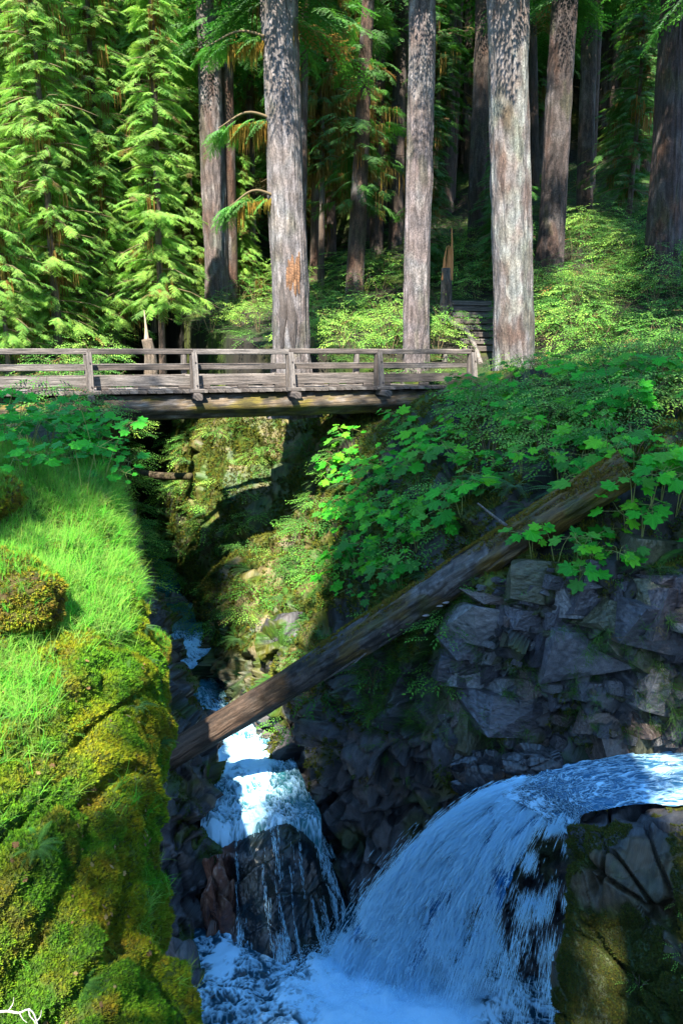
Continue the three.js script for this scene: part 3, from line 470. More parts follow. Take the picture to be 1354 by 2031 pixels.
{
  // the fall itself: a torn sheet of strands and drops, thick along its outer edge, thin towards the rock
  const fall = base('waterfall');
  tag(fall, 'white and blue waterfall leaping from the rock shelf into the pool', 'waterfall');
  const strandMat = std({ color: C(0.48, 0.82, 1.0), roughness: 0.5 }), ribbonMat = std({ color: C(0.04, 0.22, 0.48), roughness: 0.2 });
  const drop = new THREE.OctahedronGeometry(1, 0); drop.scale(0.5, 1, 0.5);
  const smallDrop = drop;
  const N = 120000, im = new THREE.InstancedMesh(smallDrop, strandMat, N), q = new THREE.Quaternion(), up = new THREE.Vector3(0, 1, 0), m = new THREE.Matrix4();
  for (let i = 0; i < N; i++) {
    let s, t, tries = 0, p;
    do {
      s = Math.pow(rnd(), 2.0); t = Math.pow(rnd(), 0.62) * 1.14;
      p = fallPoint(s, t);
    } while (tries++ < 12 && rnd() > smooth(0.0, 0.12, 1.5 * fbm(s * 14 + 3, t * 4.5, 0, 5) + 0.34 * (0.52 - s * 1.5) - 0.03 * t));
    const p2 = fallPoint(s, t + 0.04), dir = p2.clone().sub(p).normalize();
    const wide = 0.06 + 0.22 * t * t + (rnd() < 0.09 ? 0.34 * t : 0);
    p.add(new THREE.Vector3(rr(-1, 1) + rr(-1, 1), rr(-1, 1), rr(-1, 1) + rr(-1, 1)).multiplyScalar(wide * 0.5));
    q.setFromUnitVectors(up, dir);
    const r = rr(0.0015, 0.0042), l = 0.02 + 0.15 * Math.pow(rnd(), 1.6);
    m.compose(p, q, new THREE.Vector3(r * 2, l, r * 2)); im.setMatrixAt(i, m);
  }
  im.name = 'spray'; im.userData.kind = 'stuff'; fall.add(im);
  // the solid core behind the drops, in ragged ribbons
  for (let k = 0; k < 46; k++) {
    const s0 = Math.pow(k / 46, 1.5) * 0.60, w = rr(0.012, 0.045), t0 = rr(0, 0.35), t1 = Math.min(1.14, t0 + rr(0.3, 0.85)), ph = rr(0, 50);
    const g = waterSheet((u, v) => { const t = lerp(t0, t1, v), taper = Math.sin(Math.PI * clamp(v * 0.92 + 0.06)), s = clamp(s0 + (u - 0.5) * w * (0.5 + taper) + 0.05 * fbm(t * 4 + ph, u, 0, 3)); const p = fallPoint(s, t); p.x += 0.24 * t * fbm(u * 3 + ph, t * 9, 1, 4); p.y += 0.10 * fbm(u * 5 + ph, t * 14, 4, 3); p.z += 0.34 * t * fbm(u * 4, t * 11 + ph, 9, 4) - 0.08; return p; }, 8, 90);
    part('water_ribbon', g, k % 4 ? ribbonMat : strandMat, fall);
  }
  const spray = new THREE.InstancedMesh(drop, strandMat, 16000);     // drops thrown up round the foot of the fall and off the rapids
  for (let i = 0; i < 16000; i++) {
    const a = rr(0, 6.283), d = Math.pow(rnd(), 0.7), h = Math.pow(rnd(), 3) * 0.8 * (1.1 - d);
    const p = i < 13500 ? new THREE.Vector3(0.85 + Math.cos(a) * d * 1.9, POOL_Y + 0.05 + h, -10.95 + Math.sin(a) * d * 1.1) : new THREE.Vector3(-1.75 + rr(-0.55, 0.55), -7.72 + h * 0.35, -13.4 + rr(-0.4, 0.4));
    const r = rr(0.004, 0.011); m.compose(p, q.random(), new THREE.Vector3(r, r * 1.4, r)); spray.setMatrixAt(i, m);
  }
  spray.name = 'splash'; spray.userData.kind = 'stuff'; fall.add(spray);
  // threads of white water running down the wet boulder
  const film = []; for (let i = 0; i < 40000 && film.length < 5000; i++) {
    const u = rr(0.12, 0.98), v = Math.pow(rnd(), 0.8) * 0.86 + 0.12; if (fbm(u * 16, v * 2.2, 2, 3) + 0.18 * smooth(0.6, 0.95, u) < 0.10 + 0.22 * rnd()) continue;
    const { p, n } = ledge.at(u, v), p2 = ledge.at(u + 0.004 * n3(u * 9, v * 5, 1), Math.min(1, v + 0.02)).p, d = p2.sub(p).normalize(); q.setFromUnitVectors(up, d);
    const r = rr(0.0012, 0.0026); m.compose(p.addScaledVector(n, 0.006), q, new THREE.Vector3(r * 2, rr(0.02, 0.07), r)); film.push(m.clone());
  }
  const run = new THREE.InstancedMesh(drop, strandMat, film.length); film.forEach((k, i) => run.setMatrixAt(i, k)); run.name = 'water_threads'; top(run, 'water_threads'); tag(run, 'white threads of water sliding down the dark boulder', null, null, 'stuff');
}
const SHADE = [   // x, z, height, crown from, reach, boughs
  [-0.7, 4.7, 32, 15, 2.7, 300], [-1.2, 1.9, 33, 9, 1.7, 200], [-2.7, 5.9, 30, 13, 1.2, 110], [1.9, 3.2, 34, 17, 2.8, 105], [6, 2, 30, 11, 3.6, 90], [9.5, -3, 28, 9, 4, 90], [12, -11, 28, 9, 3.0, 60], [10.8, -18.8, 29, 10, 3.8, 150], [-7.3, -3, 22, 12, 1.2, 60],
];

// ---------------------------------------------------------------- tubes: trunks, logs, stems
function tube(pts, rad, seg, rings, bump, uvScale = 1, color, closed = true) {
  const curve = new THREE.CatmullRomCurve3(pts), fr = curve.computeFrenetFrames(rings, false), len = curve.getLength(), pos = [], uv = [], col = [], idx = [];
  let N = fr.normals[0].clone();
  for (let j = 0; j <= rings; j++) {
    const t = j / rings, c = curve.getPointAt(t), T = fr.tangents[j];
    N.addScaledVector(T, -N.dot(T)).normalize(); const B = new THREE.Vector3().crossVectors(T, N);
    const r0 = typeof rad === 'function' ? rad(t) : rad;
    for (let i = 0; i <= seg; i++) {
      const a = i / seg * Math.PI * 2, r = r0 + (bump ? bump(i === seg ? 0 : a, t * len, r0, t) : 0), x = Math.cos(a) * r, y = Math.sin(a) * r;
      pos.push(c.x + N.x * x + B.x * y, c.y + N.y * x + B.y * y, c.z + N.z * x + B.z * y);
      uv.push(i / seg * Math.max(1, Math.round(6.28 * r0 * uvScale)), t * len * uvScale);
      if (color) col.push(...color(new THREE.Vector3(pos[pos.length - 3], pos[pos.length - 2], pos[pos.length - 1]), a, t));
    }
  }
  for (let j = 0; j < rings; j++) for (let i = 0; i < seg; i++) { const a = j * (seg + 1) + i, b = a + 1, c = a + seg + 1, d = c + 1; idx.push(a, b, c, b, d, c); }
  if (closed) for (const end of [0, rings]) {
    const c = curve.getPointAt(end / rings), k = pos.length / 3; pos.push(c.x, c.y, c.z); uv.push(0, 0); if (color) col.push(...color(c, 0, end / rings));
    for (let i = 0; i < seg; i++) { const a = end * (seg + 1) + i; if (end) idx.push(a, a + 1, k); else idx.push(a + 1, a, k); }
  }
  const g = new THREE.BufferGeometry();
  g.setAttribute('position', new THREE.Float32BufferAttribute(pos, 3)); g.setAttribute('uv', new THREE.Float32BufferAttribute(uv, 2)); if (color) g.setAttribute('color', new THREE.Float32BufferAttribute(col, 3));
  g.setIndex(idx); g.computeVertexNormals();
  // one normal across the seam of the tube
  const nn = g.attributes.normal; for (let j = 0; j <= rings; j++) { const a = j * (seg + 1), b = a + seg, v = new THREE.Vector3(nn.getX(a) + nn.getX(b), nn.getY(a) + nn.getY(b), nn.getZ(a) + nn.getZ(b)).normalize(); nn.setXYZ(a, v.x, v.y, v.z); nn.setXYZ(b, v.x, v.y, v.z); }
  return g;
}
const V = (x, y, z) => new THREE.Vector3(x, y, z);
function beam(w, h, d, wob = 0.004, uvs = 1) { // a sawn timber with worn edges: length w along x
  const e = Math.min(h, d) * 0.12, s = new THREE.Shape(); const a = d / 2, b = h / 2;
  s.moveTo(-a + e, -b); s.lineTo(a - e, -b); s.lineTo(a, -b + e); s.lineTo(a, b - e); s.lineTo(a - e, b); s.lineTo(-a + e, b); s.lineTo(-a, b - e); s.lineTo(-a, -b + e); s.closePath();
  const g = new THREE.ExtrudeGeometry(s, { depth: w, bevelEnabled: false, steps: Math.max(1, Math.round(w / 0.4)) }); g.translate(0, 0, -w / 2); g.rotateY(Math.PI / 2);
  const p = g.attributes.position, uv = g.attributes.uv, ph = rnd() * 99;
  for (let i = 0; i < p.count; i++) { const x = p.getX(i), y = p.getY(i), z = p.getZ(i); p.setXYZ(i, x, y + wob * n3(x * 1.3 + ph, y * 3, z * 3), z + wob * n3(x * 1.3, y * 3 + ph, z * 3)); uv.setXY(i, x * 0.5 * uvs + ph, (y + z) * 1.0 * uvs + ph * 0.37); }
  g.computeVertexNormals(); return g;
}

// ---------------------------------------------------------------- footbridge
{
  const br = base('footbridge', -6.08, 0.2, -18.5); br.rotation.y = 0.3418;
  tag(br, 'weathered wooden footbridge with railings on mossy log stringers across the gorge', 'bridge');
  const woods = [M.wood, M.woodDark, M.woodPale, M.wood], x0 = -6.2, x1 = 11.6, wide = 1.9;
  // stringers: whole logs, moss and stains in patches
  for (const [z, y] of [[0.10, -0.43], [-1.55, -0.43]]) {
    const g = tube([V(x0, y, z), V(-1, y - 0.02, z), V(4, y, z), V(x1 - 1.2, y + 0.01, z)], 0.27, 36, 140, (a, h) => { const sq = 0.035 * Math.cos(4 * a), k = 0.02 * fbm(Math.cos(a) * 2, h * 0.7, Math.sin(a) * 2, 4); return sq + k; }, 1,
      (p) => { const a = fbm(p.x * 1.1, p.y * 3, p.z * 2, 4), b = fbm(p.x * 2.3 + 9, p.y * 4, p.z * 2, 4), c = fbm(p.x * 5, p.y * 9 + 5, p.z * 5, 3); return mixc(mixc(mixc([0.26, 0.20, 0.13], [0.42, 0.39, 0.36], smooth(0.05, 0.25, c)), [0.24, 0.20, 0.025], smooth(-0.06, 0.12, a)), [0.06, 0.05, 0.04], 0.8 * smooth(0.08, 0.28, b)); });
    part('stringer', g, std({ map: logTex, bumpMap: logBump, bumpScale: 0.012, roughness: 0.9, vertexColors: true }), br);
  }
  const plankGeo = [0, 1, 2, 3].map(() => { const g = beam(wide + 0.24, 0.075, 0.2); g.rotateY(Math.PI / 2); return g; });
  for (let x = x0, i = 0; x < x1; x += 0.212, i++) { const p = part('plank', plankGeo[i % 4], woods[(i * 7) % 4], br); p.position.set(x, -0.04 + rr(-0.006, 0.006), -0.72 + rr(-0.035, 0.035)); p.rotation.y = rr(-0.006, 0.006); }
  const posts = [-4.97, -2.48, 0, 2.484, 4.968, 7.452, 10.3], capGeo = {}, midGeo = {};
  const postGeo = beam(1.22, 0.14, 0.14); postGeo.rotateZ(Math.PI / 2);
  const braceGeo = beam(0.98, 0.13, 0.11); braceGeo.rotateZ(Math.PI / 2);
  const outGeo = beam(3.3, 0.15, 0.16); outGeo.rotateY(Math.PI / 2);
  const footGeo = beam(0.36, 0.10, 0.22);
  const bolt = new THREE.CylinderGeometry(0.02, 0.02, 0.03, 10); bolt.rotateX(Math.PI / 2);
  const iron = std({ color: C(0.06, 0.05, 0.05), roughness: 0.6, metalness: 0.6 });
  for (const x of posts) {
    const o = part('outrigger', outGeo, M.woodDark, br); o.position.set(x, -0.155, -0.72);
    for (const side of [1, -1]) {
      const z = side > 0 ? 0.06 : -1.50, out = side > 0 ? 1 : -1;
      const p = part('post', postGeo, pick(woods), br); p.position.set(x, 0.255, z);
      const b = part('brace', braceGeo, pick([M.wood, M.woodPale]), br); b.position.set(x + 0.035, 0.42, z + out * 0.21); b.rotation.x = -out * 0.21; 
      const f = part('foot_block', footGeo, M.wood, br); f.position.set(x + 0.02, -0.03, z + out * 0.36);
      if (side > 0) for (const by of [0.1, 0.66]) { const q = part('bolt', bolt, iron, br); q.position.set(x + 0.045, by, z + 0.065 + 0.21 + (0.42 - by) * 0.213); }
    }
  }
  // rails run between the posts on both sides; the cap rail lies on top of them
  for (const z of [0.06, -1.50]) {
    for (let i = 0; i + 1 < posts.length; i++) {
      const a = posts[i], b = posts[i + 1], mid = (a + b) / 2, w = b - a - 0.012, inner = z > 0 ? -0.12 : 0.12;
      const cap = part('top_rail', beam(w, 0.135, 0.17, 0.008), pick(woods), br); cap.position.set(mid, 0.925 + rr(-0.006, 0.006), z);
      const m1 = part('rail', beam(w, 0.135, 0.06, 0.008), pick(woods), br); m1.position.set(mid, 0.545, z + inner);
      const m2 = part('kick_board', beam(w, 0.235, 0.07, 0.008), pick(woods), br); m2.position.set(mid, 0.21, z + inner);
      for (let k = 0; k < 3; k++) { const s = part('spacer_block', beam(0.28, 0.08, 0.09), M.woodDark, br); s.position.set(a + 0.3 + k * (w - 0.5) / 2, 0.045, z + inner); }
    }
  }
}

// ---------------------------------------------------------------- fallen log across the gorge
const logA = V(4.55, -0.66, -11.9), logB = V(-3.86, -6.97, -13.55);
{
  const fl = base('fallen_log'); tag(fl, 'long fallen log leaning across the gorge, mossy at its raised end', 'log');
  const mid = logA.clone().lerp(logB, 0.5).add(V(0, -0.05, 0.05));
  const barkless = (p, t) => smooth(0.16, 0.30, t + 0.12 * fbm(p.x * 1.2, p.y * 1.2, p.z * 3, 4));
  const g = tube([logA, mid, logB], (t) => lerp(0.30, 0.26, t), 72, 420, (a, h, r, t) => 0.03 * fbm(Math.cos(a) * 1.4, h * 0.5, Math.sin(a) * 1.4, 3) + 0.022 * fbm(Math.cos(a) * 5, h * 1.1, Math.sin(a) * 5 + 3, 3) + 0.028 * smooth(0, 0.1, fbm(Math.cos(a) * 2.2 + 4, h * 0.9, Math.sin(a) * 2.2, 4)) * (1 - smooth(0.5, 0.7, t)), 1,
    (p, a, t) => {
      const up = smooth(-0.02, 0.14, fbm(p.x * 1.5, p.y * 1.5 + 4, p.z * 2.2, 4)), w = barkless(p, t), k = fbm(p.x * 3.5 + 3, p.y * 3.5, p.z * 6, 4), s = fbm(p.x * 7, p.y * 7, p.z * 9, 3);
      const mossy = mixc([0.27, 0.17, 0.03], [0.21, 0.20, 0.02], up), bare = mixc(mixc([0.20, 0.17, 0.15], [0.36, 0.34, 0.35], smooth(0, 0.2, k)), [0.075, 0.05, 0.04], smooth(0.02, 0.22, s));
      const brown = mixc(bare, [0.19, 0.13, 0.095], smooth(0.55, 0.85, t + 0.3 * k));
      const strip = smooth(0.03, 0.16, fbm(p.x * 0.8, p.y * 0.8 + 9, p.z * 2.5, 4)) * (1 - smooth(0.55, 0.75, t));
      return mixc(brown, mossy, clamp(1 - w + 0.9 * strip));
    });
  part('trunk', g, std({ map: logTex, bumpMap: logBump, bumpScale: 0.02, roughness: 0.62, vertexColors: true }), fl);
  // a torn sliver of wood along the underside, a snapped branch and shelf fungus
  const dir = logB.clone().sub(logA).normalize();
  for (const [t, l] of [[0.33, 1.5], [0.40, 1.9], [0.47, 1.1]]) { const p = logA.clone().lerp(logB, t).add(V(0, -0.27, 0.17)); const s = tube([p, p.clone().addScaledVector(dir, l * 0.5).add(V(0, -0.03, 0.02)), p.clone().addScaledVector(dir, l).add(V(0, -0.07, 0.03))], (q) => 0.045 * (1 - q * 0.8), 7, 10, (a, h) => 0.012 * n3(h * 5, a, 0)); part('splinter', s, M.woodPale, fl); }
  { const p = logA.clone().lerp(logB, 0.475).add(V(0, -0.30, 0.1)); part('snapped_branch', tube([p, p.clone().add(V(-0.18, -0.13, 0.12)), p.clone().add(V(-0.33, -0.24, 0.2))], (q) => 0.022 * (1 - 0.5 * q), 7, 8), M.woodPale, fl); }
  { const p = logA.clone().lerp(logB, 0.205).add(V(0, 0.2, 0.08)); part('snapped_branch', tube([p, p.clone().add(V(-0.3, 0.22, 0.0)), p.clone().add(V(-0.6, 0.46, 0.02))], (q) => 0.03 * (1 - 0.5 * q), 7, 8), M.woodPale, fl); }
  const fungus = new THREE.SphereGeometry(0.075, 14, 8, 0, Math.PI * 2, 0, Math.PI / 2); fungus.scale(1, 0.45, 0.8);
  for (const [t, dx] of [[0.345, 0], [0.335, 0.02], [0.375, 0.03]]) { const f = part('shelf_fungus', fungus, std({ color: C(0.40, 0.36, 0.36), roughness: 0.8 }), fl); f.position.copy(logA.clone().lerp(logB, t).add(V(dx, -0.25, 0.24))); }
  // moss fur on the mossy stretch
  const N = 5200, im = new THREE.InstancedMesh(mossTuft(), mossFurMat, N), m4 = new THREE.Matrix4(), q = new THREE.Quaternion(), col = new THREE.Color(); let n = 0;
  for (let i = 0; n < N && i < 40000; i++) {
    const t = rnd() * 0.62, a = rr(0, 6.283), c = logA.clone().lerp(logB, t), side = V(0, 1, 0).addScaledVector(dir, -dir.y).normalize(), out = V().crossVectors(dir, side), nrm = side.clone().multiplyScalar(Math.cos(a)).addScaledVector(out, Math.sin(a));
    if (Math.cos(a) < -0.3 + 0.5 * t) continue;
    if (t > 0.24 && fbm(c.x * 1.4 + nrm.x, c.y * 1.4 + nrm.y, nrm.z * 2, 3) < 0.06 - 0.0 * t) continue;
    const p = c.addScaledVector(nrm, lerp(0.30, 0.26, t)); q.setFromUnitVectors(V(0, 1, 0), nrm.lerp(V(rr(-1, 1), rr(-1, 1), rr(-1, 1)), 0.3).normalize());
    m4.compose(p, q, V(1, 1, 1).multiplyScalar(rr(0.5, 0.95))); im.setMatrixAt(n, m4); const y = rnd(); im.setColorAt(n++, col.setRGB(lerp(0.17, 0.27, y), lerp(0.13, 0.2, rnd()), 0.02));
  }
  im.count = n; im.name = 'moss'; im.userData.kind = 'stuff'; fl.add(im);
}

// ---------------------------------------------------------------- broken rock by the river: each stone a piece
function stoneGeo(k, flat = 1) { const pts = [], j = 0.25; for (const x of [-1, 1]) for (const y of [-1, 1]) for (const z of [-1, 1]) { const v = V(x * (0.5 - rr(0, j)), y * (0.5 - rr(0, j)), z * (0.5 - rr(0, j))); if (rnd() < 0.35) { const w = v.clone(); v.x *= 0.72; w.y *= 0.7; pts.push(w); } pts.push(v); }
  const g = new ConvexGeometry(pts), p = g.attributes.position, uv = [], nn = g.attributes.normal; for (let i = 0; i < p.count; i++) { const ax = Math.abs(nn.getX(i)), ay = Math.abs(nn.getY(i)); uv.push(ay > 0.7 ? p.getX(i) : ax > 0.7 ? p.getZ(i) : p.getX(i), ay > 0.7 ? p.getZ(i) : p.getY(i)); } g.setAttribute('uv', new THREE.Float32BufferAttribute(uv, 2)); return g; }
const stoneGeos = [0, 1, 2, 3, 4, 5, 6, 7, 8, 9, 10, 11].map((k) => stoneGeo(k));
const stoneMats = [[0.17, 0.16, 0.175], [0.23, 0.22, 0.235], [0.12, 0.115, 0.13], [0.25, 0.19, 0.165], [0.32, 0.31, 0.31], [0.15, 0.15, 0.09]].map((c) => std({ color: C(...c.map((x) => x * 1.75)), map: grainTex, bumpMap: grainBump, bumpScale: 0.05, roughness: 0.34 }));
{
  const ro = base('rock_outcrop'); tag(ro, 'fractured blue-grey rock ledge of angular blocks above the river', 'rock');
  const put = (u, v, s, sink, flat = 1) => { const { p, n } = rightBank.at(u, v); const m = part('stone', pick(stoneGeos), pick(stoneMats), ro); m.position.copy(p).addScaledVector(n, -sink * s); m.rotation.set(-0.16 + rr(-0.14, 0.14), 0.35 + rr(-0.2, 0.2) + (rnd() < 0.3 ? 1.57 : 0), -0.2 + rr(-0.16, 0.16)); m.scale.set(s * rr(0.7, 1.7), s * rr(0.6, 1.25) * flat, s * rr(0.7, 1.1)); };
  for (let j = 0; j < 6; j++) for (let i = 0; i < 17; i++) put(lerp(0.615, 0.95, (i + 0.5 * (j % 2) + rr(-0.3, 0.3)) / 17), lerp(0.43, 0.665, (j + rr(-0.3, 0.3)) / 5.5), rnd() < 0.3 ? rr(0.9, 1.5) : rr(0.35, 0.85), 0.42);   // courses of jointed blocks
  for (let i = 0; i < 34; i++) put(rr(0.62, 0.95), rr(0.37, 0.425), rr(0.5, 1.1), 0.42, 0.28);            // flat tops of the shelf
  for (let i = 0; i < 8; i++) put(rr(0.57, 0.62), rr(0.44, 0.6), rr(0.3, 0.6), 0.3);
  for (let i = 0; i < 90; i++) put(rr(0.60, 0.95), rr(0.43, 0.66), rr(0.10, 0.3), -0.05);             // small broken pieces in the joints
  for (let i = 0; i < 60; i++) put(rr(0.58, 0.72), rr(0.355, 0.41), rr(0.06, 0.2), 0.0, 0.7);            // loose cobbles
}
function boulder(name, label, cat, x, y, z, s, mat, group, rough = 1) {
  const g0 = new THREE.IcosahedronGeometry(1, 22); g0.deleteAttribute('normal'); g0.deleteAttribute('uv'); const g = mergeVertices(g0, 1e-4), p = g.attributes.position, uv = [], ph = rnd() * 50, q = V(0, 0, 0);
  for (let i = 0; i < p.count; i++) { q.fromBufferAttribute(p, i); const d = 1 + 0.35 * fbm(q.x * 0.9 + ph, q.y * 0.9, q.z * 0.9, 4) + rough * facets(V(q.x + ph, q.y, q.z), 1.3, 0.11); q.multiplyScalar(d); p.setXYZ(i, q.x * s[0], q.y * s[1], q.z * s[2]); uv.push(q.x * s[0] * 0.9, (q.y * s[1] + q.z * s[2]) * 0.9); }
  g.setAttribute('uv', new THREE.Float32BufferAttribute(uv, 2)); const col = []; for (let i = 0; i < p.count; i++) col.push(...mat.color(V(p.getX(i) + x, p.getY(i) + y, p.getZ(i) + z))); g.setAttribute('color', new THREE.Float32BufferAttribute(col, 3)); g.computeVertexNormals();
  const m = new THREE.Mesh(g, mat.m); m.position.set(x, y, z); top(m, name); tag(m, label, cat, group); return m;
}
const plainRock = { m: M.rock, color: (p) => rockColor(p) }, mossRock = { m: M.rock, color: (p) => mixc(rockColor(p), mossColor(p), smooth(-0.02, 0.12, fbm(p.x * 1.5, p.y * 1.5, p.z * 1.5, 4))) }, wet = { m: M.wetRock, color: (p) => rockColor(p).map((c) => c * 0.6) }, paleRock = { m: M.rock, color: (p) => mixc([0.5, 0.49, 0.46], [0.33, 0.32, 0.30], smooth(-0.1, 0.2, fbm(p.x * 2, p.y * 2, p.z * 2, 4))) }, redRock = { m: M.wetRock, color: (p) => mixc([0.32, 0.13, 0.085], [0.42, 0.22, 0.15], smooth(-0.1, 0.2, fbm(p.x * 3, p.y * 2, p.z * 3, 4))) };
// rocks that hold the low end of the log and line the stream
boulder('boulder', 'mossy banded boulder under the low end of the fallen log', 'boulder', -3.5, -7.45, -14.3, [0.55, 0.62, 0.7], mossRock);
boulder('boulder', 'rounded boulder with moss streaks upstream of the fallen log', 'boulder', -3.95, -6.8, -15.9, [0.42, 0.62, 0.75], mossRock);
boulder('boulder', 'brown boulder at the water beside the log foot', 'boulder', -3.0, -7.85, -14.1, [0.36, 0.75, 0.5], plainRock);
boulder('boulder', 'dark boulder with a mossy crown below the log foot', 'boulder', -3.0, -8.35, -13.15, [0.46, 0.55, 0.5], mossRock);
boulder('boulder', 'small pale boulder between the log foot and the rapids', 'boulder', -2.75, -8.25, -13.3, [0.28, 0.36, 0.32], plainRock);
boulder('boulder', 'blocky dark rock with a mossy top beside the pool', 'boulder', -2.75, -9.75, -10.95, [0.42, 0.95, 0.5], mossRock);
boulder('boulder', 'low dark rock at the pool edge', 'boulder', -2.1, -10.15, -10.55, [0.34, 0.5, 0.42], plainRock);
boulder('boulder', 'reddish wet rock rib beside the sliding stream', 'boulder', -2.32, -9.05, -12.35, [0.30, 0.85, 0.36], redRock);
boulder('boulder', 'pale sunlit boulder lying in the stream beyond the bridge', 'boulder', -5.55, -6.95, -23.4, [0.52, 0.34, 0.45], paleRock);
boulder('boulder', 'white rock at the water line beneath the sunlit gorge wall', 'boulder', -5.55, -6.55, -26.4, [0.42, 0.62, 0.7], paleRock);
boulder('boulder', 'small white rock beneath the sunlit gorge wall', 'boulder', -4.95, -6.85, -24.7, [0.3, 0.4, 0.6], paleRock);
boulder('boulder', 'wet dark boulder splitting the river above the lip', 'boulder', 3.05, -5.30, -10.95, [0.42, 0.26, 0.3], wet);
boulder('boulder', 'leaning slab of wet rock behind the lip of the fall', 'boulder', 2.35, -5.75, -11.35, [0.55, 0.42, 0.32], wet);
boulder('boulder', 'mossy rounded rock on the gorge side below the bridge', 'boulder', -1.2, -5.75, -17.3, [0.7, 0.7, 0.7], mossRock);
boulder('boulder', 'rounded rock streaked with yellow moss by the rapids', 'boulder', -1.35, -6.75, -15.9, [0.55, 0.5, 0.6], mossRock);

